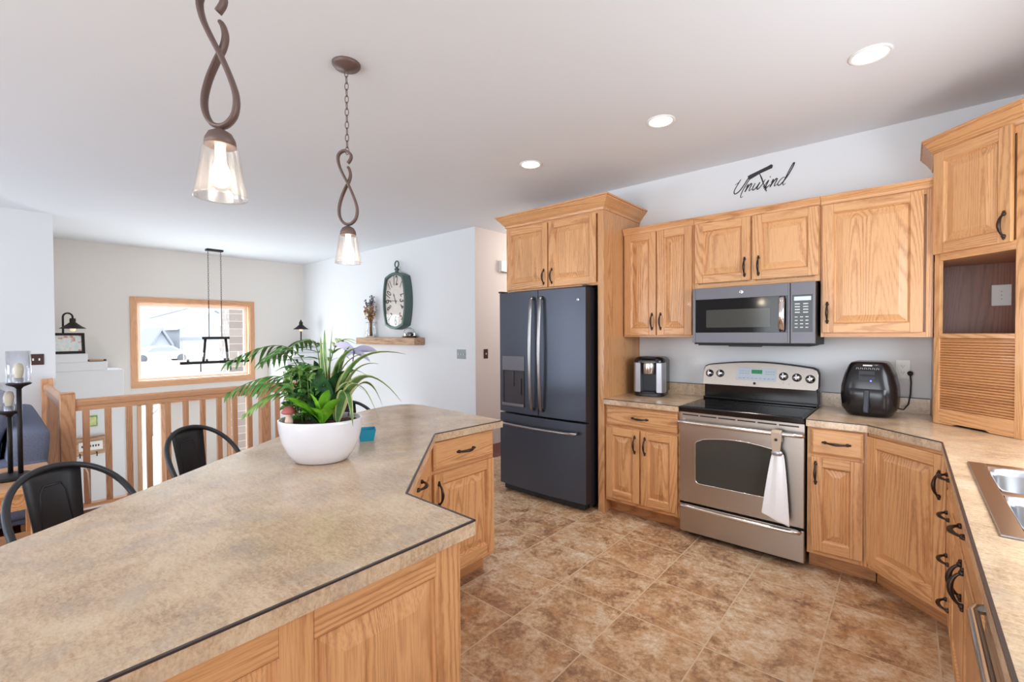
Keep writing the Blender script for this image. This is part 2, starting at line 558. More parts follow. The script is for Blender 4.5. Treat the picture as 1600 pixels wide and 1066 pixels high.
def dup(root, loc=None, rz=None, label=None):
    def cp(o, par):
        c = o.copy(); COL.objects.link(c); c.parent = par
        for ch in [x for x in bpy.data.objects if x.parent == o and x != c]:
            cp(ch, c)
        return c
    r = cp(root, None)
    if loc: r.location = loc
    if rz is not None: r.rotation_euler = (0, 0, rz)
    if label: r['label'] = label
    return r


def struct(name, g, mats, label=None, cat=None, **kw):
    return tag(g.build(name, mats, **kw), label, cat, None, 'structure')


# ================================================================== ROOM
CEIL, WR, XR, XWIN = 2.72, 3.785, 0.775, -8.6
g = G().box(-3.55, XR, -3.3, 6.0, -0.05, 0.0)
struct('floor', g, 'tile', 'brown mottled stone tile kitchen floor with pale grout lines', 'floor')
g = G().box(-6.96, -3.55, -3.3, 0.36, -0.06, -0.001).box(-5.02, -3.55, 0.36, 6.0, -0.06, -0.001)
struct('floor_living', g, 'planks', 'dark reddish wood floor under the blue sofa', 'floor')
g = G().box(XWIN, -5.1, 0.36, 3.95, -1.25, -1.15)
struct('floor_entry', g, 'foyer_floor', 'pale entry landing floor below the railing', 'floor')
g = G().box(XWIN - 0.1, XR + 0.1, -3.4, 6.0, CEIL, CEIL + 0.1)
struct('ceiling', g, 'ceil', 'flat pale grey ceiling over the whole room', 'ceiling')
g = G().box(-2.87, XR + 0.1, WR, WR + 0.1, 0, CEIL).box(-2.97, -2.87, WR, 6.0, 0, CEIL)
struct('wall_range', g, 'wall', 'white wall behind the range and oak cabinets', 'wall')
# wall over the sink, with its window opening
g = G()
for a, b, c, d in ((-3.4, 1.2, 0, CEIL), (2.75, WR + 0.1, 0, CEIL), (1.2, 2.75, 0, 1.07), (1.2, 2.75, 2.15, CEIL)):
    g.box(XR, XR + 0.1, a, b, c, d)
struct('wall_sink', g, 'wall', 'white wall behind the sink counter', 'wall')
# rear wall with patio door and living room window openings
g = G()
for a, b, c, d in ((0.4, XR, 0, CEIL), (-2.3, 0.4, 2.4, CEIL), (-4.0, -2.3, 0, CEIL), (-6.4, -4.0, 0, 0.5), (-6.4, -4.0, 2.3, CEIL), (-6.96, -6.4, 0, CEIL)):
    g.box(a, b, -3.4, -3.3, c, d)
struct('wall_rear', g, 'wall', 'white wall of the living area with window and patio door', 'wall')
g = G().box(-7.06, -6.96, -3.4, 0.483, -1.2, CEIL)
struct('wall_living', g, 'wall', 'white wall at far left behind the blue sofa', 'wall')
g = G().box(XWIN, -7.061, 0.383, 0.483, -1.25, CEIL)
struct('wall_entry_side', g, 'foyer', 'cream side wall of the entry stairwell', 'wall')
g = G().box(XWIN, -4.0, 3.918, 4.02, -1.25, CEIL).box(-4.1, -4.0, 4.02, 6.0, 0, CEIL)
o = struct('wall_clock', g, ['wall'], 'white wall with the green clock and rustic shelf', 'wall')
g = G().box(-4.1, -2.87, 5.9, 6.0, 0, CEIL)
struct('wall_hall_end', g, 'hall', 'end wall of the hallway with warm light painted in', 'wall')
g = G().box(-4.0, -3.996, 3.919, 5.9, 0, CEIL)
struct('wall_hall', g, 'hall', 'hallway wall left of the refrigerator with warm light painted in', 'wall')
# window wall
WY0, WY1, WZ0, WZ1 = 1.45, 2.98, 0.72, 1.91
g = G()
DY0, DY1, DTOP = 1.44, 2.98, 0.42
for a, b, c, d in ((0.36, WY0, -1.25, CEIL), (WY1, 4.0, -1.25, CEIL), (WY0, WY1, WZ1, CEIL), (WY0, WY1, DTOP, WZ0)):
    g.box(XWIN - 0.16, XWIN, a, b, c, d)
struct('wall_entry', g, 'foyer', 'cream wall around the entry window', 'wall')
# ---------- picture window
w = thing('window_1', 'large oak trimmed picture window showing snowy houses', 'window', (XWIN, 2.215, 0)); w['kind'] = 'structure'
g = G()
y0, y1 = WY0 - 2.215, WY1 - 2.215
t_ = 0.075
g.box(0, 0.02, y0 - t_, y0, WZ0 - 0.0, WZ1 + t_, 0).box(0, 0.02, y1, y1 + t_, WZ0, WZ1 + t_, 0)
g.box(0, 0.02, y0, y1, WZ1, WZ1 + t_, 1).box(0, 0.02, y0 - t_, y1 + t_, WZ0 - t_ - 0.01, WZ0, 1)
g.box(-0.10, 0.0, y0, y0 + 0.014, WZ0, WZ1, 0).box(-0.10, 0, y1 - 0.014, y1, WZ0, WZ1, 0)
g.box(-0.10, 0, y0, y1, WZ1 - 0.014, WZ1, 1).box(-0.10, 0, y0, y1, WZ0, WZ0 + 0.014, 1)
g.build('window_casing', ['oak_red', 'oak_red_y'], w, 0.003)
g = G()
g.box(-0.14, -0.09, y0 + .014, y0 + .06, WZ0 + .014, WZ1 - .014).box(-0.14, -0.09, y1 - .06, y1 - .014, WZ0 + .014, WZ1 - .014)
g.box(-0.14, -0.09, y0 + .06, y1 - .06, WZ1 - .06, WZ1 - .014).box(-0.14, -0.09, y0 + .06, y1 - .06, WZ0 + .014, WZ0 + .06)
g.build('window_sash', 'whitetrim', w, 0.003)
G().box(-0.117, -0.113, y0 + .06, y1 - .06, WZ0 + .06, WZ1 - .06).build('window_pane', 'pane', w)
# ---------- front door with side lights
d = thing('door_1', 'cream front door between two narrow side windows, behind the railing', 'door', (XWIN, 2.21, -1.15)); d['kind'] = 'structure'
H_ = DTOP + 1.15
g = G()
for yy in (DY0 - 2.21, 1.72 - 2.21, 2.62 - 2.21, DY1 - 2.21 - 0.05):
    g.box(-0.1, 0.02, yy, yy + 0.05, 0, H_, 0)
g.box(-0.1, 0.02, DY0 - 2.21, DY1 - 2.21, H_ - 0.05, H_, 1)
g.build('door_frame', ['oak_red', 'oak_red_y'], d, 0.003)
G().box(-0.07, -0.03, 1.77 - 2.21, 2.62 - 2.21, 0.02, H_ - 0.05).build('door_leaf', 'foyer', d, 0.003)
for a, b in ((DY0 + .05, 1.72), (2.67, DY1 - 0.05)):
    G().box(-0.06, -0.055, a - 2.21, b - 2.21, 0.02, H_ - .05).build('side_pane', 'pane', d)

# ---------- stepped plaster ledges either side of the entry
LX = -7.95
def ledge(ya, yb, z1, name):
    g_ = G().box(XWIN, LX, ya, yb, -1.2, z1)
    return g_
g = G()
g.box(XWIN, LX, 0.483, 1.195, -1.2, 0.962).box(XWIN, LX, 0.483, 1.035, 0.962, 1.073).box(XWIN, LX, 0.483, 0.845, 1.073, 1.182)
struct('trim_1', g, 'wall', 'stepped white plaster ledge left of the entry window', 'ledge', bevel=0.008)
g = G()
g.box(XWIN, -7.80, 3.27, 3.918, -1.2, 0.98).box(XWIN, -7.892, 3.409, 3.918, 0.98, 1.088).box(XWIN, -8.0, 3.55, 3.918, 1.088, 1.175)
struct('trim_2', g, 'wall', 'stepped white plaster ledge right of the entry window', 'ledge', bevel=0.008)
g = G().box(-8.6, -4.02, 3.906, 3.918, 0, 0.09).box(-2.86, -2.82, WR - 0.012, WR, 0, 0.09)
struct('baseboard_clock', g, 'oak_h', 'oak baseboard along the clock wall', 'baseboard')

# ================================================================== CABINET KIT
def door_front(g, x0, x1, z0, z1, yf, s=0.057, th=0.019):
    """raised panel door: material 0 vertical grain, 1 horizontal grain"""
    g.box(x0, x0 + s, yf, yf + th, z0, z1, 0); g.box(x1 - s, x1, yf, yf + th, z0, z1, 0)
    g.box(x0 + s, x1 - s, yf, yf + th, z0, z0 + s, 1); g.box(x0 + s, x1 - s, yf, yf + th, z1 - s, z1, 1)
    ring(g, x0 + s, x1 - s, z0 + s, z1 - s, yf)


def ring(g, a, b, c, d, yf, rise=0.036):
    prof = [(0, 0.0005), (0.005, 0.006), (0.008, 0.0125), (0.013, 0.0125), (0.013 + rise, 0.002)]
    vs = []
    for o_, dy in prof:
        vs += [(a + o_, yf + dy, c + o_), (b - o_, yf + dy, c + o_), (b - o_, yf + dy, d - o_), (a + o_, yf + dy, d - o_)]
    fs = []
    for i in range(len(prof) - 1):
        for k in range(4):
            l = (k + 1) % 4
            fs.append((i * 4 + k, i * 4 + l, (i + 1) * 4 + l, (i + 1) * 4 + k))
    q = (len(prof) - 1) * 4
    fs.append((q, q + 1, q + 2, q + 3))
    g.add(vs, fs, 0)


def drawer_front(g, x0, x1, z0, z1, yf, th=0.019):
    vs = []
    for o_, dy in ((0, th), (0, 0.007), (0.012, 0.0)):
        vs += [(x0 + o_, yf + dy, z0 + o_), (x1 - o_, yf + dy, z0 + o_), (x1 - o_, yf + dy, z1 - o_), (x0 + o_, yf + dy, z1 - o_)]
    fs = [(0, 3, 2, 1), (8, 9, 10, 11)]
    for i in range(2):
        for k in range(4):
            l = (k + 1) % 4
            fs.append((i * 4 + k, i * 4 + l, (i + 1) * 4 + l, (i + 1) * 4 + k))
    g.add(vs, fs, 1)


def handle(parent, x, z, yf, vertical=True, L=0.105):
    g = G(); pts = []; rs = []
    N = 14
    for i in range(N + 1):
        t = i / N; a = (t - 0.5) * L
        out = 0.030 * (sin(pi * t) ** 0.55) + 0.001
        pts.append((x, yf - out, z + a) if vertical else (x + a, yf - out, z))
        rs.append(0.0046 + 0.0038 * sin(pi * t) ** 2)
    g.tube(pts, rs, 8)
    for sgn in (-1, 1):
        c = (x, yf - 0.004, z + sgn * L * 0.5) if vertical else (x + sgn * L * 0.5, yf - 0.004, z)
        g.ball(c, 0.0095, 10)
        c2 = (x, yf - 0.003, z + sgn * (L * 0.5 + 0.011)) if vertical else (x + sgn * (L * 0.5 + 0.011), yf - 0.003, z)
        g.ball(c2, 0.0065, 8)
    return g.build('handle', 'bronze', parent)


def add_door(root, x0, x1, z0, z1, yf, hx, hz, vertical=True, s=0.057):
    g = G(); door_front(g, x0, x1, z0, z1, yf, s)
    o = g.build('door', OAK3, root, 0.0025)
    if hx is not None: handle(o, hx, hz, yf, vertical)
    return o


def add_drawer(root, x0, x1, z0, z1, yf, hx=None, L=0.105):
    g = G(); drawer_front(g, x0, x1, z0, z1, yf)
    o = g.build('drawer', OAK3, root, 0.0015)
    handle(o, (x0 + x1) / 2 if hx is None else hx, (z0 + z1) / 2, yf, False, L)
    return o


def crown(g, path, z0, z1, out, mi=1):
    """crown moulding along a list of (x, y) front points with outward normals mitred; profile rises from z0 to z1"""
    prof = [(0.0, z0), (0.006, z0), (0.010, z0 + (z1 - z0) * .18), (out * .35, z0 + (z1 - z0) * .34), (out * .55, z0 + (z1 - z0) * .55),
            (out * .85, z0 + (z1 - z0) * .78), (out * .86, z0 + (z1 - z0) * .86), (out, z0 + (z1 - z0) * .88), (out, z1), (-0.02, z1), (-0.02, z0)]
    n = len(prof); rows = []
    P = [Vector((x, y)) for x, y in path]
    def nrm(a, b):
        t = (b - a).normalized(); return Vector((t.y, -t.x))
    for i, p in enumerate(P):
        if i == 0: m_ = nrm(P[0], P[1])
        elif i == len(P) - 1: m_ = nrm(P[-2], P[-1])
        else:
            a, b = nrm(P[i - 1], p), nrm(p, P[i + 1]); m_ = (a + b); m_ = m_ / (m_.dot(a))
        rows.append([(p.x + m_.x * o_, p.y + m_.y * o_, z) for o_, z in prof])
    vs = [q for r in rows for q in r]; fs = []
    for i in range(len(rows) - 1):
        for k in range(n):
            l = (k + 1) % n
            fs.append((i * n + k, (i + 1) * n + k, (i + 1) * n + l, i * n + l))
    fs.append(tuple(range(n))); fs.append(tuple((len(rows) - 1) * n + k for k in range(n - 1, -1, -1)))
    g.add(vs, fs, mi)


# ================================================================== UPPER CABINETS on the range wall
UB, UT = 1.377, 2.262          # bottom, top of crown
DF = 3.46                       # door front plane
FF = 3.48                       # face frame plane
def upper(label, x0, x1, zb, doors, loc_x):
    r = thing('upper_cabinet', label, 'cabinet', (loc_x, FF, 0))
    a, b = x0 - loc_x, x1 - loc_x
    D = WR - FF
    g = G().box(a, b, 0.019, D - 0.002, zb, UT - 0.03, 0)
    g.build('carcass', ['oak_side'], r)
    g = G()
    g.box(a, a + 0.03, 0, 0.019, zb, UT - 0.03, 0).box(b - 0.03, b, 0, 0.019, zb, UT - 0.03, 0)
    g.box(a + .03, b - .03, 0, 0.019, zb, zb + 0.03, 1).box(a + .03, b - .03, 0, 0.019, UT - 0.08, UT - 0.03, 1)
    if len(doors) == 2: g.box((doors[0][1] - loc_x) - .02, (doors[1][0] - loc_x) + .02, 0, 0.019, zb + .03, UT - 0.08, 0)
    g.build('face_frame', OAK3, r, 0.001)
    for (d0, d1, z0, z1, hx, hz) in doors:
        add_door(r, d0 - loc_x, d1 - loc_x, z0, z1, DF - FF, hx - loc_x, hz)
    g = G(); crown(g, [(a, 0), (b, 0)], UT - 0.052, UT, 0.035); g.build('crown', OAK3, r, 0.001)
    return r


upper('oak two-door upper cabinet above the coffee maker', -1.787, -1.212, UB,
      [(-1.772, -1.505, 1.392, 2.21, -1.535, 1.50), (-1.495, -1.225, 1.392, 2.21, -1.465, 1.50)], -1.5)
upper('short oak two-door cabinet directly above the microwave', -1.210, -0.424, 1.735,
      [(-1.203, -0.826, 1.772, 2.21, -0.862, 1.865), (-0.814, -0.432, 1.772, 2.21, -0.775, 1.865)], -0.82)
upper('large single-door oak upper cabinet above the air fryer', -0.422, 0.104, UB,
      [(-0.412, 0.062, 1.405, 2.205, -0.385, 1.53)], -0.165)

# ================================================================== REFRIGERATOR CABINET
r = thing('refrigerator_cabinet', 'tall oak cabinet enclosing the black refrigerator', 'cabinet', (-2.30, 3.155, 0))
def rx(x): return x + 2.30
g = G().box(rx(-1.845), rx(-1.792), 0.0, 0.019, 0, 2.40, 0)
g.box(rx(-1.812), rx(-1.792), 0.019, WR - 3.155 - .002, 0, 2.40, 0)
g.build('end_panel', ['oak_side'], r, 0.001)
g = G().box(rx(-2.80), rx(-1.845), 0.019, WR - 3.155 - .002, 1.79, 2.40, 0)
g.build('carcass', ['oak_side'], r)
g = G().box(rx(-2.80), rx(-2.77), 0, 0.019, 1.79, 2.40, 0).box(rx(-2.77), rx(-1.845), 0, 0.019, 1.79, 1.815, 1).box(rx(-2.77), rx(-1.845), 0, 0.019, 2.35, 2.40, 1).box(rx(-2.34), rx(-2.29), 0, .019, 1.815, 2.35, 0)
g.build('face_frame', OAK3, r, 0.001)
add_door(r, rx(-2.785), rx(-2.325), 1.805, 2.355, -0.02, rx(-2.36), 1.895)
add_door(r, rx(-2.31), rx(-1.855), 1.805, 2.355, -0.02, rx(-2.275), 1.895)
g = G(); crown(g, [(rx(-2.80), WR - 3.155 - .004), (rx(-2.80), -0.004), (rx(-1.792), -0.004), (rx(-1.792), WR - 3.155 - .004)], 2.372, 2.475, 0.075)
g.box(rx(-2.80), rx(-1.792), 0, WR - 3.155 - .004, 2.40, 2.41, 1)
g.build('crown', OAK3, r, 0.001)

# ================================================================== CORNER CABINET (on the counter, 45 degrees)
CT = 0.90
r = thing('corner_cabinet', 'tall diagonal oak corner cabinet with open niche and tambour door on the counter', 'cabinet', (0.108, 3.457, 0), radians(-45))
Wd = 0.42
def L2W(x, y):   # local to world for body outlines
    c, s_ = cos(radians(45)), sin(radians(45)); return (0.108 + x * c + y * s_, 3.457 - x * s_ + y * c)
def W2L(X, Y):
    c, s_ = cos(radians(45)), sin(radians(45)); dx, dy = X - 0.108, Y - 3.457
    return (dx * c - dy * s_, dx * s_ + dy * c)
body = [W2L(0.108, 3.457), W2L(0.108 + Wd * .7071, 3.457 - Wd * .7071), W2L(XR - .002, 3.457 - Wd * .7071), W2L(XR - .002, WR - .002), W2L(0.108, WR - .002)]
ft = 0.02
g = G()
g.prism([(x, y + (ft if i < 2 else 0)) for i, (x, y) in enumerate(body)], 1.795, 2.40, 0)          # upper box
g.prism([(x, y + (ft if i < 2 else 0)) for i, (x, y) in enumerate(body)], 1.372, 1.397, 0)       # niche shelf
for q in range(5):
    a, b = body[q], body[(q + 1) % 5]
    if q == 0: continue
    dx, dy = b[0] - a[0], b[1] - a[1]; l_ = sqrt(dx * dx + dy * dy); nx, ny = -dy / l_ * .012, dx / l_ * .012
    g.prism([a, b, (b[0] + nx, b[1] + ny), (a[0] + nx, a[1] + ny)], CT + .001, 1.372, 0)
    g.prism([a, b, (b[0] + nx, b[1] + ny), (a[0] + nx, a[1] + ny)], 1.397, 1.795, 0)
g.build('carcass', ['oak_side'], r)
g = G()
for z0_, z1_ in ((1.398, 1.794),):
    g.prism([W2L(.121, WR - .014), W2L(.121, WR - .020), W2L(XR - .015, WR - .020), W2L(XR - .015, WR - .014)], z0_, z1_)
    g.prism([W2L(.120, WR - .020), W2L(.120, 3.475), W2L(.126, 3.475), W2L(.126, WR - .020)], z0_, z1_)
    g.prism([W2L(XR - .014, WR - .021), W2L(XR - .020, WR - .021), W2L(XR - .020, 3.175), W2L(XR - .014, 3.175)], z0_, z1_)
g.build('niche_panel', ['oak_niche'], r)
g = G().box(0, 0.03, 0, ft, CT + .001, 2.40, 0).box(Wd - 0.035, Wd, 0, ft, CT + .001, 2.40, 0)
g.box(0.03, Wd - .035, 0, ft, 1.795, 1.84, 1).box(0.03, Wd - .035, 0, ft, 1.372, 1.397, 1).box(.03, Wd - .035, 0, ft, 2.34, 2.40, 1)
g.build('face_frame', OAK3, r, 0.0015)
add_door(r, 0.006, 0.378, 1.832, 2.385, -0.02, 0.352, 1.915)
g = G()
z = 1.362; n_ = 0
while z > 0.975:
    pts = [(0.03, ft * .4 + .003, z), (0.03, ft * .4 - .005, z - .003), (0.03, ft * .4 - .005, z - .009), (0.03, ft * .4 + .003, z - .012)]
    g.extrude(pts, (Wd - .065, 0, 0), 1); z -= 0.0140
g.box(.03, Wd - .035, .012, .018, .95, 1.37, 1)
g.build('tambour_door', 'oak_tambour', r); g = G()
# bottom rail of the tambour with a finger scoop
bot = [(0.03, 0.985), (0.03, CT + .003), (0.10, CT + .003), (0.125, CT + .012), (0.26, CT + .012), (0.285, CT + .003), (Wd - .035, CT + .003), (Wd - .035, 0.985)]
g.extrude([(x, 0.0, zz) for x, zz in bot], (0, .016, 0), 1)
g.build('tambour_rail', OAK3, r, 0.0)
g = G(); crown(g, [(body[4][0], body[4][1]), (body[0][0], body[0][1]), (body[1][0], body[1][1]), (body[2][0], body[2][1])], 2.372, 2.468, 0.06)
g.build('crown', OAK3, r, 0.001)

# ================================================================== BASE CABINETS
TK = 0.105
def base_box(r, x0, x1, depth, drawers=True, stile_mid=None, toe_ext=(0, 0), z1=0.859, hollow=False):
    g = G().box(x0, x1, 0.019, depth, TK, .66 if hollow else z1, 0)
    if hollow: g.box(x0, x0 + .018, .019, depth, .66, z1, 0).box(x1 - .018, x1, .019, depth, .66, z1, 0)
    g.build('carcass', ['oak_side'], r)
    g = G().box(x0, x0 + .035, 0, .019, TK, z1, 0).box(x1 - .035, x1, 0, .019, TK, z1, 0)
    g.box(x0 + .035, x1 - .035, 0, .019, TK, TK + .03, 1).box(x0 + .035, x1 - .035, 0, .019, z1 - .03, z1, 1)
    if drawers: g.box(x0 + .035, x1 - .035, 0, .019, .68, .72, 1)
    if stile_mid is not None: g.box(stile_mid - .02, stile_mid + .02, 0, .019, TK + .03, .68, 0)
    g.build('face_frame', OAK3, r, 0.001)
    G().box(x0 + toe_ext[0], x1 + toe_ext[1], 0.085, 0.10, 0.001, TK - .002, 1).build('toe_board', ['oak_toe'], r)


BF = 3.175
r = thing('base_cabinet', 'oak base cabinet with one drawer and two doors under the coffee maker', 'cabinet', (-1.5, BF, 0))
base_box(r, -1.79 + 1.5, -1.203 + 1.5, WR - BF - .003, True, 0.005)
add_drawer(r, -.275, .285, .70, .845, -.02)
add_door(r, -.275, -.002, .135, .682, -.02, -.035, .575); add_door(r, .012, .285, .135, .682, -.02, .045, .575)
r = thing('base_cabinet', 'narrow oak base cabinet with one drawer and one door right of the range', 'cabinet', (-.305, BF, 0))
base_box(r, -.142, .140, WR - BF - .003, toe_ext=(0, .036))
add_drawer(r, -.122, .122, .70, .845, -.02); add_door(r, -.122, .122, .135, .682, -.02, -.098, .59)
# diagonal corner base
ax, ay, bx_, by_ = -0.163, 3.175, 0.155, 2.857
r = thing('corner_base_cabinet', 'diagonal oak corner base cabinet with one large door', 'cabinet', (ax, ay, 0), radians(-45))
LD = sqrt((bx_ - ax) ** 2 + (by_ - ay) ** 2)
def wl(X, Y):
    c = s_ = 0.70710678; dx, dy = X - ax, Y - ay; return (dx * c - dy * s_, dx * s_ + dy * c)
pb = [wl(ax + .001, ay), wl(bx_, by_), wl(XR - .003, by_), wl(XR - .003, WR - .003), wl(ax + .002, WR - .003)]
G().prism([(x, y + (.019 if i < 2 else 0)) for i, (x, y) in enumerate(pb)], TK, .859, 0).build('carcass', ['oak_side'], r)
g = G().box(0, .035, 0, .019, TK, .859, 0).box(LD - .035, LD, 0, .019, TK, .859, 0).box(.035, LD - .035, 0, .019, TK, TK + .035, 1).box(.035, LD - .035, 0, .019, .82, .859, 1)
g.build('face_frame', OAK3, r, 0.001)
G().box(-.029, LD + .033, .085, .10, .001, TK - .002, 1).build('toe_board', ['oak_toe'], r)
add_door(r, .012, LD - .012, .135, .838, -.02, LD - .04, .70)
# run under the sink, facing -x
RF = 0.155
def run(label, y_hi, y_lo): # local x from far (y_hi) to near (y_lo)
    return thing('base_cabinet', label, 'cabinet', (RF, y_hi, 0), radians(-90)), y_hi - y_lo
r, w_ = run('oak bank of four drawers beside the diagonal corner cabinet', 2.855, 2.545)
base_box(r, 0, w_, XR - RF - .003, False)
for z0, z1 in ((.715, .845), (.525, .70), (.335, .51), (.135, .32)): add_drawer(r, .015, w_ - .015, z0, z1, -.02)
r, w_ = run('oak sink base cabinet with two doors under the steel sink', 2.543, 1.50)
base_box(r, 0, w_, XR - RF - .003, True, w_ / 2, hollow=True)
add_drawer(r, .015, w_ - .015, .70, .845, -.02)
add_door(r, .015, w_ / 2 - .006, .135, .682, -.02, w_ / 2 - .035, .60); add_door(r, w_ / 2 + .006, w_ - .015, .135, .682, -.02, w_ / 2 + .035, .60)
r, w_ = run('oak base cabinet at the near end of the sink counter', 0.885, -1.0)
base_box(r, 0, w_, XR - RF - .003, False)
add_door(r, .015, w_ / 2 - .006, .135, .845, -.02, None, None); add_door(r, w_ / 2 + .006, w_ - .015, .135, .845, -.02, None, None)

# dishwasher
r = thing('dishwasher', 'stainless dishwasher beneath the near end of the sink counter', 'dishwasher', (RF, 1.497, 0), radians(-90))
G().box(0.004, .606, .0, .57, .10, .858).build('body', 'blackmatte', r, .002)
G().box(0.004, .606, -.018, .0, .115, .745).build('door', 'steel', r, .004)
G().box(0.004, .606, -.020, .0, .75, .842).build('control_panel', 'steel', r, .006)
g = G().tube([(.05, -.016, .79), (.055, -.036, .787), (.075, -.043, .785), (.53, -.043, .785), (.555, -.036, .787), (.56, -.016, .79)], .011, 10)
g.build('handle', 'steelbar', r)
G().box(.004, .606, -.012, .02, .846, .857).build('vent', 'blackmatte', r)

# ================================================================== COUNTERTOPS
def edge_band(path, z=CT, h=0.0035, w=0.007):
    """thin dark laminate seam along the top front edge"""
    g = G()
    for (x0, y0_), (x1, y1_) in zip(path[:-1], path[1:]):
        d_ = Vector((x1 - x0, y1_ - y0_)); l_ = d_.length; d_ /= l_; n_ = Vector((d_.y, -d_.x))
        a = Vector((x0, y0_)) + n_ * .0012 ; b = Vector((x1, y1_)) + n_ * .0012
        a2, b2 = a - n_ * w, b - n_ * w
        g.prism([tuple(a), tuple(b), tuple(b2), tuple(a2)], z - h, z + .0008)
    return g


TH = 0.041
r = thing('countertop', 'tan laminate countertop under the coffee maker, left of the range', 'countertop', (-1.5, 3.5, CT))
G().box(-.29, .299, 3.14 - 3.5, WR - 3.5 - .001, -TH, 0).build('slab', 'lam', r)
G().box(-.29, .299, WR - 3.5 - .02, WR - 3.5 - .001, 0.0005, .093).build('backsplash', 'lam', r)
g = edge_band([(-.29, -.36), (.299, -.36)], 0)
g.build('edge_band', 'lamdark', r)
G().box(-.29, .299, WR - 3.5 - .021, WR - 3.5 - .001, .093, .097).build('backsplash_cap', 'lamdark', r)
r = thing('countertop', 'tan laminate L-shaped countertop with the sink, right of the range', 'countertop', (0, 0, CT))
SX0, SX1, SY0, SY1 = 0.20, 0.655, 1.66, 2.46
XE = 0.118
g = G()
g.prism([(-.449, WR - .001), (-.449, 3.14), (-.165, 3.14), (XE, 2.87), (XE, SY1), (XR - .001, SY1), (XR - .001, WR - .001)], -TH, 0)
g.box(XE, SX0, SY0, SY1, -TH, 0).box(SX1, XR - .001, SY0, SY1, -TH, 0).box(XE, XR - .001, -1.0, SY0, -TH, 0)
g.build('slab', 'lam', r)
g = G().box(-.449, .104, WR - .02, WR - .001, .0005, .093).box(XR - .02, XR - .001, -1.0, 3.15, .0005, .093)
g.build('backsplash', 'lam', r)
g = edge_band([(-.449, 3.14), (-.165, 3.14), (XE, 2.87), (XE, -1.0)], 0)
g.build('edge_band', 'lamdark', r)
G().box(-.449, .104, WR - .021, WR - .001, .093, .097).build('backsplash_cap', 'lamdark', r)

# sink
r = thing('kitchen_sink', 'double bowl stainless steel sink set in the right countertop', 'sink', (0.4275, 2.06, CT))
g = G()
a, b, c, d = -.2525, .2525, -.425, .425
bowls = [(-.205, .175, -.375, -.02), (-.205, .175, .02, .375)]
zt = .006
g.box(a, -.205, c, d, .0005, zt).box(.175, b, c, d, .0005, zt).box(-.205, .175, c, -.375, .0005, zt).box(-.205, .175, -.02, .02, .0005, zt).box(-.205, .175, .375, d, .0005, zt)
g.build('rim', 'sinksteel', r, .002)
for (x0, x1, y0_, y1_) in bowls:
    g = G(); n = 48; cx, cy, hx, hy = (x0 + x1) / 2, (y0_ + y1_) / 2, (x1 - x0) / 2, (y1_ - y0_) / 2
    rows = []
    for (k, p, zz) in ((1.0, 40, zt), (.985, 7, zt - .004), (.96, 6, -.02), (.93, 6, -.15), (.86, 5, -.18), (.5, 4, -.186), (.06, 2, -.19)):
        rw = []
        for i in range(n):
            t = 2 * pi * i / n; cc, ss = cos(t), sin(t)
            q = (abs(cc) ** p + abs(ss) ** p) ** (-1 / p)
            rw.append((cx + hx * k * q * cc, cy + hy * k * q * ss, zz))
        rw.append(rw[0]); rows.append(rw)
    g.strip(rows); g.build('bowl', 'sinksteel', r, recalc=False)

# ================================================================== ISLAND
isl = [(-.89, -1.0), (-.89, .868), (-1.206, .873), (-1.819, 1.493), (-1.797, 1.981), (-2.62, 2.045)]
outer = [(-2.62, 2.045), (-2.73, 2.02), (-2.785, 1.95), (-2.79, 1.84), (-2.755, 1.68), (-2.66, 1.45), (-2.54, 1.21), (-2.392, .98), (-2.21, .73), (-2.035, .505), (-1.866, .286), (-1.738, .131), (-1.645, .0), (-1.575, -.15), (-1.54, -.32), (-1.53, -1.0)]
poly = isl[:-1] + outer
r = thing('island_countertop', 'large tan laminate island countertop with a curved bar edge', 'countertop', (0, 0, CT))
G().prism(poly, -TH, 0).build('slab', 'lam', r)
edge_band([(-.89, -1.0), (-.89, .868), (-1.206, .873), (-1.819, 1.493), (-1.797, 1.981)], 0).build('edge_band', 'lamdark', r)
edge_band(list(reversed([(-1.53, -1.0)] + outer[::-1][1:] + [(-1.797, 1.981)])), 0) if False else None

IX = -0.92
r = thing('island_cabinet', 'oak island end cabinet with raised panels facing the aisle', 'cabinet', (IX, 0.838, 0), radians(90))
# local x: along +y world from the corner backwards is negative
g = G().box(-1.83, 0, .02, .6, TK, .859, 0); g.build('carcass', ['oak_side'], r)
st = .085
ys = [(-.085, 0), (-.475, -.405), (-.88, -.81), (-1.285, -1.215), (-1.83, -1.62)]
g = G()
for a, b in ys: g.box(a, b, 0, .02, .06, .859, 0)
for (a0, b0), (a1, b1) in zip(ys[1:], ys[:-1]):
    g.box(b0, a1, 0, .02, .78, .859, 1).box(b0, a1, 0, .02, .06, .16, 1)
    ring(g, b0, a1, .16, .78, 0, .05)
g.build('end_panel', OAK3, r, .0015)
G().box(-1.83, 0, .06, .08, .001, TK).build('toe_board', ['oak_toe'], r)

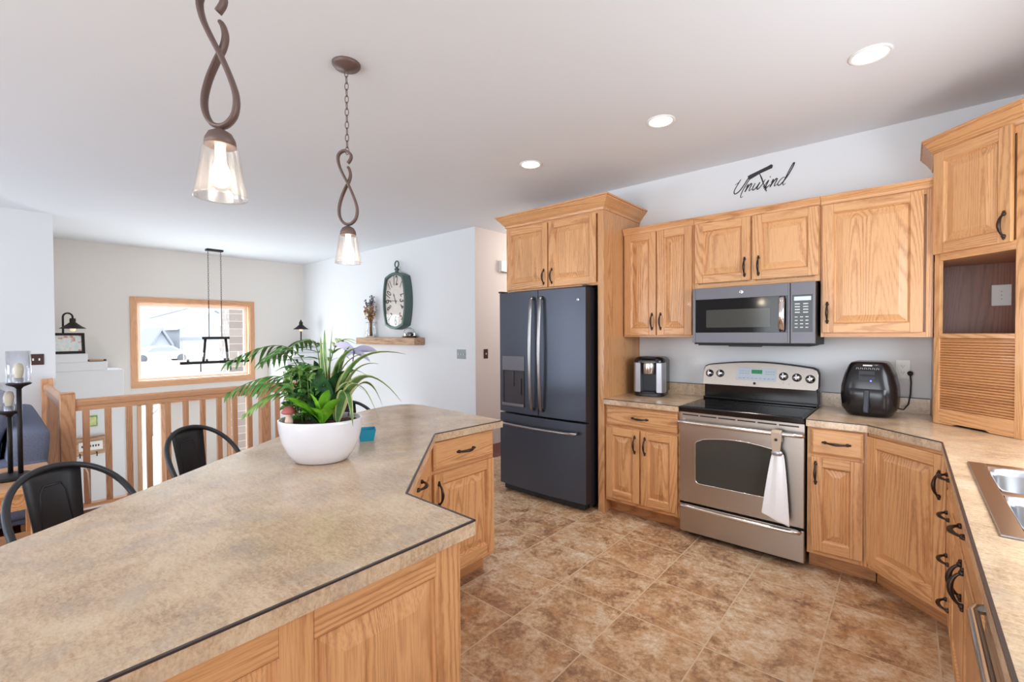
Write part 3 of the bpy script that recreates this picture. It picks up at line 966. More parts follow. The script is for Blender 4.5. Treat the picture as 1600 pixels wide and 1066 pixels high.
A_, B_ = Vector((-1.256, .858)), Vector((-1.860, 1.472))
r = thing('island_corner_cabinet', 'diagonal oak island cabinet half hidden behind the near counter corner', 'cabinet', (A_.x, A_.y, 0), radians(134.5))
LD2 = (B_ - A_).length
def wi(X, Y):
    th = radians(134.5); dx, dy = X - A_.x, Y - A_.y
    return (dx * cos(th) + dy * sin(th), -dx * sin(th) + dy * cos(th))
pb = [(.018, .019), (LD2 - .002, .019), wi(-2.27, 1.474), wi(-1.53, .842)]
G().prism(pb, TK, .859).build('carcass', ['oak_side'], r)
g = G().box(0, .035, 0, .019, TK, .859, 0).box(LD2 - .035, LD2, 0, .019, TK, .859, 0).box(.035, LD2 - .035, 0, .019, TK, TK + .03, 1).box(.035, LD2 - .035, 0, .019, .82, .859, 1).box(.035, LD2 - .035, 0, .019, .68, .72, 1)
g.build('face_frame', OAK3, r, .001)
add_drawer(r, .03, LD2 - .03, .70, .845, -.02, LD2 / 2)
add_door(r, .03, LD2 / 2 - .004, .135, .682, -.02, LD2 / 2 - .035, .59); add_door(r, LD2 / 2 + .004, LD2 - .03, .135, .682, -.02, LD2 / 2 + .035, .59)
G().box(.09, LD2 - .07, .085, .1, .001, TK).build('toe_board', ['oak_toe'], r)

r = thing('island_cabinet', 'oak island cabinet with one drawer and one door facing the refrigerator', 'cabinet', (-1.855, 1.478, 0), radians(90))
base_box(r, 0, .478, .42)
add_drawer(r, .02, .466, .70, .845, -.02); add_door(r, .02, .466, .135, .682, -.02, .05, .575)

# ================================================================== REFRIGERATOR
r = thing('refrigerator', 'dark slate French door refrigerator with ice dispenser', 'refrigerator', (-2.34, 3.115, 0))
hw = .452
G().box(-hw + .004, hw - .004, .0, .62, .03, 1.775).build('body', 'slate_side', r, .004)
def bowed(g, x0, x1, z0, z1, y0_, bow, cx0=-hw, cx1=hw, n=10, mi=0, top=True):
    """door skin slightly bowed outward towards the middle of the fridge"""
    f = lambda x: y0_ - bow * (1 - ((x - (cx0 + cx1) / 2) / ((cx1 - cx0) / 2)) ** 2)
    xs = [x0 + (x1 - x0) * i / n for i in range(n + 1)]
    poly = [(x, f(x)) for x in xs] + [(x1, -.006), (x0, -.006)]
    g.prism(poly, z0, z1, mi)
    m_ = len(poly)
    if abs(x1 - cx1) < 1e-6: g.mi[-2 - m_ + n] = 1
    return f
dz0, dz1 = .715, 1.772
for nm, x0, x1 in (('door', -hw, -.003), ('door', .003, hw)):
    g = G(); bowed(g, x0, x1, dz0, dz1, -.07, .02)
    D = g.build(nm, ['slate', 'slate_side'], r, .004)
    if x0 < -.1:
        # dispenser on the left door
        g = G().box(-.400, -.150, -.0945, -.07, 1.085, 1.215).build('dispenser_panel', 'slate_mw', D, .004)
        g = G()
        g.box(-.400, -.385, -.0945, -.06, .79, 1.085).box(-.165, -.150, -.0945, -.06, .79, 1.085)
        g.box(-.385, -.165, -.0885, -.0865, .80, 1.085)
        g.build('dispenser_recess', 'slate_side', D, .002)
        G().box(-.400, -.150, -.104, -.07, .775, .80).build('drip_tray', 'slate_bar', D, .003)
        G().box(-.285, -.265, -.096, -.0885, .95, 1.08).box(-.20, -.182, -.098, -.0885, .88, 1.02).build('paddle', 'slate_side', D, .003)
    hx = -.048 if x0 < 0 else .048
    pts = [(hx, -.085, 1.71), (hx, -.115, 1.70)] + [(hx, -.125 - .022 * sin(pi * i / 10), 1.69 - .90 * i / 10) for i in range(11)] + [(hx, -.115, .775), (hx, -.085, .765)]
    G().tube(pts, .0125, 10, flat=1.25, upv=(0, 1, 0)).build('handle', 'slate_bar', D)
g = G(); bowed(g, -hw, hw, .065, .70, -.07, .02, n=16)
D = g.build('freezer_drawer', ['slate', 'slate_side'], r, .004)
pts = [(-.385, -.088, .622), (-.385, -.115, .62)] + [(-.38 + .76 * i / 12, -.125 - .022 * sin(pi * i / 12), .618) for i in range(13)] + [(.385, -.115, .62), (.385, -.088, .622)]
G().tube(pts, .0125, 10).build('handle', 'slate_bar', D)
g = G()
for (px_, pz_) in ((.445, 1.778), (-.445, 1.778)): g.box(px_ - .03, px_ + .006, -.06, .03, pz_ - .002, pz_ + .012)
g.build('hinge_cover', 'slate_side', r, .002)
G().box(-hw + .03, hw - .03, -.04, .03, .012, .06).box(-hw + .06, hw - .06, .1, .55, .001, .03).build('base_grille', 'blackmatte', r)
g = G(Matrix.Translation((.385, -.0765, 1.675)) @ Matrix.Rotation(radians(-9), 4, 'Z') @ Matrix.Rotation(pi / 2, 4, 'X'))
g.lathe([(.0001, .002), (.012, .002), (.013, .0015), (.013, -.001)], 20)
g.build('badge', 'chrome', r)

# ================================================================== RANGE
r = thing('range', 'stainless steel electric range with black glass cooktop', 'stove', (-.826, 3.165, 0))
hw = .369
YB = WR - 3.165 - .015
G().box(-hw, hw, .03, YB, .04, .872).build('body', 'slate_side', r, .003)
G().box(-hw + .04, hw - .04, .06, YB - .04, .001, .04).build('plinth', 'blackmatte', r)
g = G().box(-hw, hw, -.012, .03, .035, .228)
D = g.build('storage_drawer', 'steel', r, .005)
def bar(x, z, yf, bow=.016, rr=.0125):
    pts = [(-x, yf + .035, z - .006), (-x, yf + .01, z)] + [(-x + 2 * x * i / 16, yf - bow * sin(pi * i / 16), z + .0 * sin(pi * i / 16)) for i in range(17)] + [(x, yf + .01, z), (x, yf + .035, z - .006)]
    return G().tube(pts, rr, 10, flat=1.0)
bar(.345, .222, -.045).build('handle', 'steelbar', D)
D = None
# oven door with rounded arched window
g = G().box(-hw, hw, -.02, .03, .245, .80)
D = g.build('oven_door', 'steel', r, .004)
wx, wz0, wz1 = .262, .385, .672
def corner(cx, cz, R_, a0, a1, n=6): return [(cx + R_ * cos(a0 + (a1 - a0) * i / n), cz + R_ * sin(a0 + (a1 - a0) * i / n)) for i in range(n + 1)]
ol = corner(wx - .03, wz0 + .03, .03, -pi / 2, 0) + corner(wx - .03, wz1 - .025, .03, 0, pi * .42) + [(wx * .8 - 2 * wx * .8 * i / 12, wz1 + .012 + .030 * sin(pi * (i + 1.2) / 14.4)) for i in range(13)] + corner(-wx + .03, wz1 - .025, .03, pi * .58, pi) + corner(-wx + .03, wz0 + .03, .03, pi, 1.5 * pi)
g = G().extrude([(x, -.0212, z) for x, z in ol], (0, .004, 0)); g.build('oven_window', 'blackglass2', D)
G().tube([(x, -.0205, z) for x, z in ol], .0042, 6, closed=True).build('window_trim', 'steelbar', D)
bar(.36, .802, -.062, .018, .0135).build('handle', 'steelbar', D)
# vent strip
g = G().box(-hw, hw, -.012, .03, .802, .865)
V_ = g.build('vent_panel', 'steel', r, .002)
g = G()
for i in range(6):
    x = -.35 + i * .117
    g.box(x, x + .105, -.0135, -.011, .842, .850)
g.build('vent_slot', 'blackmatte', V_)
g = G().box(-hw - .002, hw + .002, -.03, YB - .06, .866, .905)
C_ = g.build('cooktop', 'blackgrain', r, .008, segs=3)
G().box(-hw + .018, hw - .018, -.005, YB - .085, .9052, .9062).build('glass_surface', 'blackgloss', C_)
g = G()
for (x, y, R_) in ((-.185, .13, .105), (.185, .13, .085), (-.185, .38, .08), (.185, .38, .105)):
    for rr in (R_, R_ - .025): 
        n = 48
        rows = [[(x + q * cos(2 * pi * i / n), y + q * sin(2 * pi * i / n), .9066) for i in range(n + 1)] for q in (rr - .0012, rr)]
        g.strip(rows)
g.build('burner_ring', 'slate_side', C_, recalc=False)
# backguard
yb0 = 3.66 - 3.165
g = G().box(-hw, hw, yb0, YB, .905, 1.03).box(-hw, hw, yb0 - .035, yb0, .905, .925)
g.build('backguard', 'blackgrain', r, .006)
top = [(-hw - .004, 1.015), (-hw - .004, 1.12), (-hw + .006, 1.148), (-hw + .03, 1.160)]
top += [(-.33 + .66 * i / 12, 1.162 + .028 * sin(pi * i / 12)) for i in range(13)]
top += [(hw - .03, 1.160), (hw - .006, 1.148), (hw + .004, 1.12), (hw + .004, 1.03), (hw - .01, 1.015)]
tilt = lambda z: yb0 - .03 + (z - 1.015) * .22
g = G().extrude([(x, tilt(z), z) for x, z in top], (0, .012, 0))
P_ = g.build('control_panel', 'steel', r, .002)
big = [(x * 1.012, z if z < 1.03 else z + .006) for x, z in top]
g = G().extrude([(x, tilt(z) + .012, z) for x, z in big], (0, .05, 0))
g.build('backguard_cap', 'blackmatte', r, .004)
g = G()
for x, z in ((-.327, 1.098), (-.250, 1.100), (.170, 1.10), (.250, 1.096), (.328, 1.09)):
    K = G(Matrix.Translation((x, tilt(z) - .001, z)) @ Matrix.Rotation(radians(90 - 12), 4, 'X'))
    K.lathe([(.024, 0), (.024, .006), (.019, .008), (.017, .022), (.014, .026), (.0001, .026)], 24, mi=1)
    K.lathe([(.0285, 0), (.0285, .003), (.024, .004)], 24, mi=0)
    K.box(-.004, .004, -.018, .018, .02, .032, 1)
    K.build('knob', ['blackmatte', 'chrome'], P_)
def on_panel(g, x0, x1, z0, z1, lift, mi=0):
    g.add([(x0, tilt(z0) - lift, z0), (x1, tilt(z0) - lift, z0), (x1, tilt(z1) - lift, z1), (x0, tilt(z1) - lift, z1)], [(0, 1, 2, 3)], mi)
g = G(); g.extrude([(x, tilt(z) - .0015, z) for x, z in ((-.14, 1.060), (.125, 1.060), (.125, 1.150), (-.128, 1.150))], (0, .002, 0)); g.build('touch_panel', 'keypad', P_)
g = G(); g.extrude([(x, tilt(z) - .0025, z) for x, z in ((-.035, 1.110), (.035, 1.110), (.035, 1.138), (-.035, 1.138))], (0, .002, 0)); g.build('clock_display', 'green_led', P_)
g = G()
for i in range(9):
    on_panel(g, -.118 + i * .027, -.103 + i * .027, 1.075, 1.0775, .0019)
for i in range(4):
    on_panel(g, -.115 + i * .018, -.103 + i * .018, 1.125, 1.127, .0019); on_panel(g, -.115 + i * .018, -.103 + i * .018, 1.108, 1.110, .0019)
    on_panel(g, .055 + i * .016, .066 + i * .016, 1.125, 1.127, .0019); on_panel(g, .055 + i * .016, .066 + i * .016, 1.108, 1.110, .0019)
for x, z in ((-.285, 1.066), (.205, 1.05), (.17, 1.055)): on_panel(g, x - .002, x + .002, z - .002, z + .002, .001)
g.build('panel_print', 'printdark', P_, recalc=False)
K = G(Matrix.Translation((-.012, tilt(1.04) - .0005, 1.04)) @ Matrix.Rotation(radians(78), 4, 'X')); K.lathe([(.0095, 0), (.0095, .001), (.0001, .0012)], 20); K.build('badge', 'slate_side', P_)

# towel on the oven handle
r = thing('kitchen_towel', 'white hanging kitchen towel looped over the oven door handle', 'towel', (-.59, 3.10, .80))
def towel_rows(z0, z1, w0, w1, n, y0_, yfold, cx0=0, cx1=0):
    rows = []
    for i in range(n + 1):
        t = i / n; w_ = w0 + (w1 - w0) * (t ** .75); z = z0 + (z1 - z0) * t; cx = cx0 + (cx1 - cx0) * t
        rw = []
        for k in range(25):
            u = k / 24 - .5
            rw.append((cx + u * w_, y0_ - .012 * cos(u * 2.4) - yfold * (1 - .5 * t) * sin(u * 11 + 1.2) * (.5 + .5 * t) - .01 * t, z - .05 * t * t * u))
        rows.append(rw)
    return rows
g = G().strip(towel_rows(-.115, -.515, .058, .150, 22, -.008, .007, .006, -.004))
g.build('cloth', 'towel', r, solid=.007, subsurf=1)
g = G()
prof = [(-.028, .012), (-.028, -.015), (-.024, -.06), (-.02, -.11), (.02, -.11), (.024, -.06), (.028, -.015), (.028, .012)]
g.extrude([(x, -.030, z) for x, z in prof], (0, .006, 0))
g.tube([(0, -.027, .008), (0, -.02, .017), (0, 0.0, .022), (0, .018, .014), (0, .02, -.01), (0, .02, -.05)], .028, 8, flat=.12, upv=(1, 0, 0))
g.build('hanging_tab', 'jute', r, .002)
K = G(Matrix.Translation((0, -.031, -.03)) @ Matrix.Rotation(pi / 2, 4, 'X')); K.lathe([(.008, 0), (.008, .003), (.0001, .004)], 14); K.build('button', 'bronze', r)
g = G().lathe([(.022, -.014), (.03, -.006), (.03, .006), (.022, .014)], 20, (0.003, -.02, -.112), sy=.5); g.build('gathered_band', 'silver', r)

# ================================================================== MICROWAVE
r = thing('microwave', 'slate grey over-the-range microwave with black glass door', 'microwave', (-.813, 3.38, 1.325))
hw = .3755
G().box(-hw, hw, .035, WR - 3.38 - .002, .0, .402).build('body', 'blackmatte', r, .003)
xd = .24
g = G()
# door frame around glass
gx0, gx1, gz0, gz1 = -hw + .02, xd - .014, .085, .320
g.box(-hw, gx0, 0, .035, .012, .402).box(gx1, xd - .002, 0, .035, .012, .402).box(gx0, gx1, 0, .035, .012, gz0).box(gx0, gx1, 0, .035, gz1, .402)
D = g.build('door', 'slate_mw', r, .002)
G().box(gx0, gx1, .002, .03, gz0, gz1).build('door_glass', 'blackgloss', D)
G().box(gx0 + .075, gx1 - .10, .0005, .0018, gz0 + .035, gz1 - .075).build('door_mesh', 'blackglass2', D)
G().tube([(gx1 - .03, .01, gz0 + .004), (gx1 - .03, -.03, gz0 + .02), (gx1 - .03, -.035, .2), (gx1 - .03, -.03, gz1 - .02), (gx1 - .03, .01, gz1 - .004)], .018, 10, flat=.55, upv=(1, 0, 0)).build('handle', 'chrome', D)
K = G(Matrix.Translation((-.05, -.0005, .362)) @ Matrix.Rotation(pi / 2, 4, 'X')); K.lathe([(.013, 0), (.013, .0015), (.0105, .002), (.0001, .002)], 24); K.build('badge', 'chrome', D)
g = G().box(xd + .002, hw, 0, .035, .012, .402)
P_ = g.build('control_panel', 'slate_mw', r, .002)
G().box(xd + .012, hw - .014, -.0015, .002, .085, .322).build('keypad', 'blackgloss', P_)
G().box(xd + .022, hw - .022, -.0028, -.0012, .285, .31).build('display', 'keypad', P_)
g = G()
for i in range(4):
    for k in range(3):
        x = xd + .034 + k * .029; z = .115 + i * .022
        g.box(x - .008, x + .008, -.0022, -.001, z - .003, z + .003)
g.build('number_print', 'printing', P_)
g = G()
for i in range(4):
    for k in range(2):
        x = xd + .04 + k * .045; z = .21 + i * .018
        g.box(x - .014, x + .014, -.0022, -.001, z - .0035, z + .0035)
g.build('button_print', 'printing', P_)
G().box(-hw + .03, hw - .03, .03, .38, -.008, .0).box(-.14, .06, .035, .10, -.014, 0).build('grease_vent', 'blackmatte', r, .001)

# ================================================================== COFFEE MAKER
r = thing('coffee_maker', 'silver and black single-cup coffee maker on the left counter', 'coffee maker', (-1.60, 3.60, CT), radians(12))
hx, hy = .122, .145
def rrect(hx, hy, p=6, n=40, cx=0, cy=0):
    out = []
    for i in range(n):
        t = 2 * pi * i / n; cc, ss = cos(t), sin(t); q = (abs(cc / hx) ** p + abs(ss / hy) ** p) ** (-1 / p)
        out.append((cx + q * cc, cy + q * ss))
    return out
G().prism(rrect(hx * .98, hy, 5), .001, .028).build('base', 'blackplastic', r, .004)
G().prism([(-.122, -.02), (-.122, .12), (-.09, .145), (.09, .145), (.122, .12), (.122, -.02)], .028, .29).build('water_tank', 'blackplastic', r, .008)
for s_ in (-1, 1):
    pl = [(s_ * .062, -.128), (s_ * .105, -.125), (s_ * .122, -.10), (s_ * .122, -.02), (s_ * .062, -.02)]
    if s_ < 0: pl = pl[::-1]
    G().prism(pl, .03, .272).build('side_panel', 'silver', r, .004)
G().box(-.062, .062, -.06, -.02, .03, .285).build('recess_back', 'gun', r)
g = G().lathe([(.047, .178), (.05, .184), (.052, .262), (.05, .268)], 28, (0, -.085, 0), cap=True); g.build('brew_head', 'steelbar', r)
g = G().prism(rrect(.062, .052, 4, 32, 0, -.088), .268, .292); g.build('pod_lid', 'steelbar', r, .004)
g = G()
rows = []
for (k, z) in ((1.0, .272), (1.0, .288), (.96, .302), (.82, .314), (.4, .318), (.01, .3185)):
    pts = [(x * k, y * k, z) for x, y in rrect(hx * 1.01, hy * 1.0, 5)]; rows.append(pts + [pts[0]])
g.strip(rows); g.build('top_cover', 'blackplastic', r)
g = G().tube([(-.055, -.10, .30), (-.05, -.145, .31), (0, -.152, .313), (.05, -.145, .31), (.055, -.10, .30)], .009, 8); g.build('handle', 'blackmatte', r)
g = G().prism(rrect(.058, .06, 4, 32, 0, -.085), .028, .036)
for i in range(9): g.box(-.048 + i * .012 - .002, -.048 + i * .012 + .002, -.13, -.04, .036, .038)
g.build('drip_tray', 'slate_side', r)

# ================================================================== AIR FRYER
r = thing('air_fryer', 'glossy black air fryer with display beside the range', 'air fryer', (-.175, 3.575, CT), radians(-3))
g = G(); n = 56; rows = []
for (w_, d_, z, p) in ((.088, .11, .001, 4), (.112, .132, .010, 4), (.134, .155, .05, 4.5), (.140, .162, .12, 4.5), (.137, .160, .18, 4.5), (.122, .150, .25, 4.5), (.101, .135, .305, 4.5), (.088, .125, .322, 5), (.07, .10, .328, 5), (.002, .003, .330, 4)):
    rows.append([(x, y, z) for x, y in rrect(w_, d_, p, n)]); rows[-1].append(rows[-1][0])
g.strip(rows); g.build('body', 'blackplastic', r)
def fy(z): # front surface depth
    import bisect
    zs = [(.001, .11), (.010, .132), (.05, .155), (.12, .162), (.18, .160), (.25, .150), (.305, .135), (.322, .125)]
    for (z0, a), (z1, b) in zip(zs[:-1], zs[1:]):
        if z0 <= z <= z1: return -(a + (b - a) * (z - z0) / (z1 - z0))
    return -.11
def fw_(z):
    zs = [(.001, .088), (.010, .112), (.05, .134), (.12, .140), (.18, .137), (.25, .122), (.305, .101), (.322, .088)]
    for (z0, a), (z1, b) in zip(zs[:-1], zs[1:]):
        if z0 <= z <= z1: return a + (b - a) * (z - z0) / (z1 - z0)
    return .08
rows = []
for i in range(9):
    z = .022 + .148 * i / 8; rw = []
    lift = .0005 if i in (0, 8) else .006
    for k in range(21):
        x = -.092 + .184 * k / 20
        y = fy(z) * (1 - abs(x / fw_(z)) ** 4.5) ** (1 / 4.5)
        rw.append((x, y - (lift if 0 < k < 20 else .0005), z))
    rows.append(rw)
G().strip(rows).build('basket_front', 'blackplastic', r)
g = G(); g.extrude([(-.012, fy(.17) - .012, .165), (.012, fy(.17) - .012, .165), (.014, fy(.05) - .03, .045), (.012, fy(.05) - .034, .035), (-.012, fy(.05) - .034, .035), (-.014, fy(.05) - .03, .045)], (0, -.016, 0)); g.build('handle', 'gun', r, .004)
g = G(); g.extrude([(x, fy(z) - .0015, z) for x, z in ((-.04, .215), (.035, .215), (.035, .275), (-.04, .275))], (0, .004, 0)); g.build('display', 'gun', r)
g = G()
for i in range(6):
    x = -.048 + i * .019
    z0, z1 = .284, .296
    seg = [(x - .006, z0), (x - .002, z1), (x + .002, z0 + .004), (x + .006, z1 - .002), (x + .006, z0)]
    g.tube([(a, fy(min(.32, b)) - .002, b) for a, b in seg], .0011, 5)
g.box(-.022, .022, fy(.308) - .002, fy(.308) + .004, .304, .312)
g.build('icon_print', 'printing', r)
G().ball((.018, fy(.218) - .002, .218), .0045, 10).build('indicator_light', 'blue_led', r)
g = G().tube([(.09, .10, .04), (.15, .12, .03), (.17, .15, .06), (.178, .185, .12), (.18, .190, .19), (.176, .190, .245)], .0042, 8)
g.tube([(.176, .196, .245), (.176, .176, .252)], .014, 8)
g.build('power_cord', 'blackmatte', r)

# ================================================================== OUTLETS, SWITCHES
def plate(name, label, cat, loc, rz, plate_mat, w_, h_, kind, group=None):
    r = thing(name, label, cat, loc, rz, group)
    G().box(-w_ / 2, w_ / 2, -.006, -.0005, -h_ / 2, h_ / 2).build('cover_plate', plate_mat, r, .002)
    if kind == 'outlet':
        for s_ in (-1, 1):
            o_ = G().prism(rrect(.0165, .0145, 5, 24), 0, .002)
            g = G(Matrix.Translation((0, -.006, s_ * .0195)) @ Matrix.Rotation(pi / 2, 4, 'X')); g.prism(rrect(.0165, .0145, 4, 24), 0, .0022)
            q = g.build('receptacle', 'white', r)
            G().box(-.0075, -.0055, -.0085, -.008, s_ * .0195 - .002, s_ * .0195 + .006).box(.0045, .0065, -.0085, -.008, s_ * .0195 - .002, s_ * .0195 + .005).ball((0, -.008, s_ * .0195 - .007), .0022, 8).build('slots', 'blackmatte', q)
    elif kind == 'blank':
        g = G()
        for z in (-.021, .0, .021): g.ball((0, -.006, z), .0022, 8)
        g.build('screw', 'blackmatte', r)
    else:
        n_ = kind
        for i in range(n_):
            x = (i - (n_ - 1) / 2) * .046
            q = G().box(x - .006, x + .006, -.0085, -.006, -.012, .012).build('toggle_frame', 'white', r)
            G().box(x - .004, x + .004, -.017, -.0085, -.002, .006).build('toggle', 'white', q)
    return r


plate('power_outlet', 'white power outlet on the backsplash wall beside the air fryer', 'outlet', (-.024, WR, 1.172), 0, 'white', .073, .118, 'outlet')
plate('power_outlet', 'white cover plate inside the corner cabinet niche', 'outlet', (.396, WR - .020, 1.612), 0, 'white', .078, .118, 'blank')
plate('light_switch', 'dark bronze switch plate on the white wall above the sofa', 'light switch', (-6.96, .338, 1.163), radians(90), 'switchbrown', .115, .115, 2)
plate('light_switch', 'pewter switch plate on the wall right of the clock', 'light switch', (-4.25, 3.918, 1.155), 0, 'switchgrey', .16, .118, 3)
plate('light_switch', 'dark bronze switch plate in the hallway beside the refrigerator', 'light switch', (-3.996, 4.095, 1.16), radians(90), 'switchbrown', .073, .118, 1)
r = thing('door_chime', 'white door chime box high on the hallway wall', 'door chime', (-3.996, 4.44, 2.28), radians(90))
G().box(-.10, .10, -.055, -.0005, -.07, .07).build('cover', 'white', r, .006)
G().box(-.085, .085, -.05, -.02, -.074, -.07).build('grille', 'blackmatte', r)

l = bpy.data.lights.new('hall_fill', 'POINT'); l.energy = 13; l.color = (1, .90, .82); l.shadow_soft_size = .12  # added point lamp without a fixture, brightens the dim hallway
lo = bpy.data.objects.new('hall_fill', l); COL.objects.link(lo); lo.location = (-3.4, 5.1, 2.35)

# ================================================================== WALL DECAL  "Unwind" with corkscrew
r = thing('word_decal', 'charcoal script wall decal reading Unwind with a corkscrew', 'decal', (-.82, WR, 2.53))
# strokes traced in plane units: u to the right, v up (metres), relative to the decal centre
def stroke(g, pts, r0=.0032, r1=None):
    # Catmull-Rom through points, flat ribbon lying on the wall
    P = [Vector((a, b)) for a, b in pts]; Q = []
    for i in range(len(P) - 1):
        p0, p1, p2, p3 = P[max(i - 1, 0)], P[i], P[i + 1], P[min(i + 2, len(P) - 1)]
        for k in range(6):
            t = k / 6
            Q.append(.5 * ((2 * p1) + (p2 - p0) * t + (2 * p0 - 5 * p1 + 4 * p2 - p3) * t * t + (3 * p1 - p0 - 3 * p2 + p3) * t ** 3))
    Q.append(P[-1])
    n = len(Q); rs = [r0 * (.55 + .75 * sin(pi * (i / (n - 1))) ** .8) for i in range(n)]
    g.tube([(q.x, -.0006, q.y) for q in Q], rs, 6, flat=.12, upv=(0, 0, 1)) if False else ribbon(g, Q, rs)
def ribbon(g, Q, rs):
    rows = []
    for i, q in enumerate(Q):
        a, b = Q[max(i - 1, 0)], Q[min(i + 1, len(Q) - 1)]; t = (b - a)
        if t.length < 1e-9: t = Vector((1, 0))
        t.normalize(); n_ = Vector((-t.y, t.x)) * rs[i]
        rows.append([(q.x + n_.x, -.0012, q.y + n_.y), (q.x - n_.x, -.0012, q.y - n_.y)])
    g.strip(rows, smooth=False)
SL = .36   # slant
def letter(g, ox, strokes, sc=1.0):
    for s_ in strokes: stroke(g, [(ox + (a + b * SL) * sc, -.055 + b * sc) for a, b in s_])
g = G()
letter(g, -.200, [[(-.015, .066), (.008, .082), (.014, .10), (.006, .072), (-.004, .03), (.0, .006), (.014, -.002), (.034, .012), (.052, .05), (.066, .095), (.076, .115), (.082, .105), (.07, .06), (.058, .01), (.058, -.028), (.066, -.038), (.075, -.03)]], 1.0)
letter(g, -.122, [[(-.004, .03), (.004, .052), (.006, .04), (.0, .0), (.008, .026), (.022, .052), (.03, .046), (.026, .015), (.03, .001), (.044, .014)]])
letter(g, -.075, [[(-.002, .02), (.006, .05), (.002, .02), (.006, .002), (.018, .006), (.032, .03), (.038, .05), (.032, .02), (.036, .002), (.048, .008), (.062, .036), (.066, .056), (.070, .062)]])
letter(g, .020, [[(-.018, .02), (-.004, .046), (.0, .05), (-.004, .02), (.0, .002), (.012, .008), (.02, .02)], [(.0, .072), (.004, .077)]])
letter(g, .046, [[(-.004, .03), (.004, .052), (.006, .04), (.0, .0), (.008, .026), (.022, .052), (.03, .046), (.026, .015), (.03, .001), (.044, .014)]])
letter(g, .100, [[(.03, .046), (.014, .052), (-.004, .03), (-.006, .008), (.006, .0), (.022, .018), (.04, .06), (.05, .11), (.052, .135), (.046, .14), (.038, .11), (.03, .05), (.026, .012), (.034, -.004), (.044, .008)]])
g.build('script_lettering', 'decal', r, recalc=False)
g = G()
# corkscrew: wooden handle, shaft, worm
hp = [(-.097, .036), (-.103, .058), (-.085, .066), (-.03, .082), (.03, .100), (.055, .110), (.066, .100), (.062, .080), (.045, .076), (-.02, .058), (-.075, .034), (-.09, .028)]
g.add([(a, -.0016, b) for a, b in hp], [tuple(range(len(hp)))])
stroke(g, [(-.022, .06), (-.006, .015), (.006, -.03)], .0036)
stroke(g, [(.004, -.028), (.014, -.034), (.004, -.040), (.018, -.046), (.008, -.053), (.022, -.060), (.014, -.068), (.024, -.074), (.02, -.084)], .0034)
g.build('corkscrew_picture', 'decal', r, recalc=False)

# ================================================================== CEILING LIGHTS
LBL = ['recessed ceiling light nearest the corner cabinet', 'recessed ceiling light above the microwave, middle of three', 'recessed ceiling light nearest the refrigerator']
r0 = None
for (x, y), lb in zip(((-.144, 2.76), (-1.165, 2.755), (-2.217, 2.782)), LBL):
    if r0 is None:
        r0 = thing('recessed_light', lb, 'ceiling light', (x, y, CEIL), 0, 'recessed lights in the kitchen ceiling')
        G().lathe([(.085, 0.0), (.086, -.004), (.078, -.008), (.069, -.004), (.066, .0)], 40).build('trim_ring', 'white', r0)
        G().lathe([(.068, -.0035), (.0001, -.0035)], 40).build('lens', 'downlight', r0)
    else:
        dup(r0, (x, y, CEIL), 0, lb)
    l = bpy.data.lights.new('recessed_lamp', 'SPOT'); l.energy = 32; l.spot_size = radians(66); l.spot_blend = 0.9; l.color = (1.0, .93, .82); l.shadow_soft_size = .06
    lo = bpy.data.objects.new('recessed_lamp', l); COL.objects.link(lo); lo.location = (x, y, CEIL - .02)

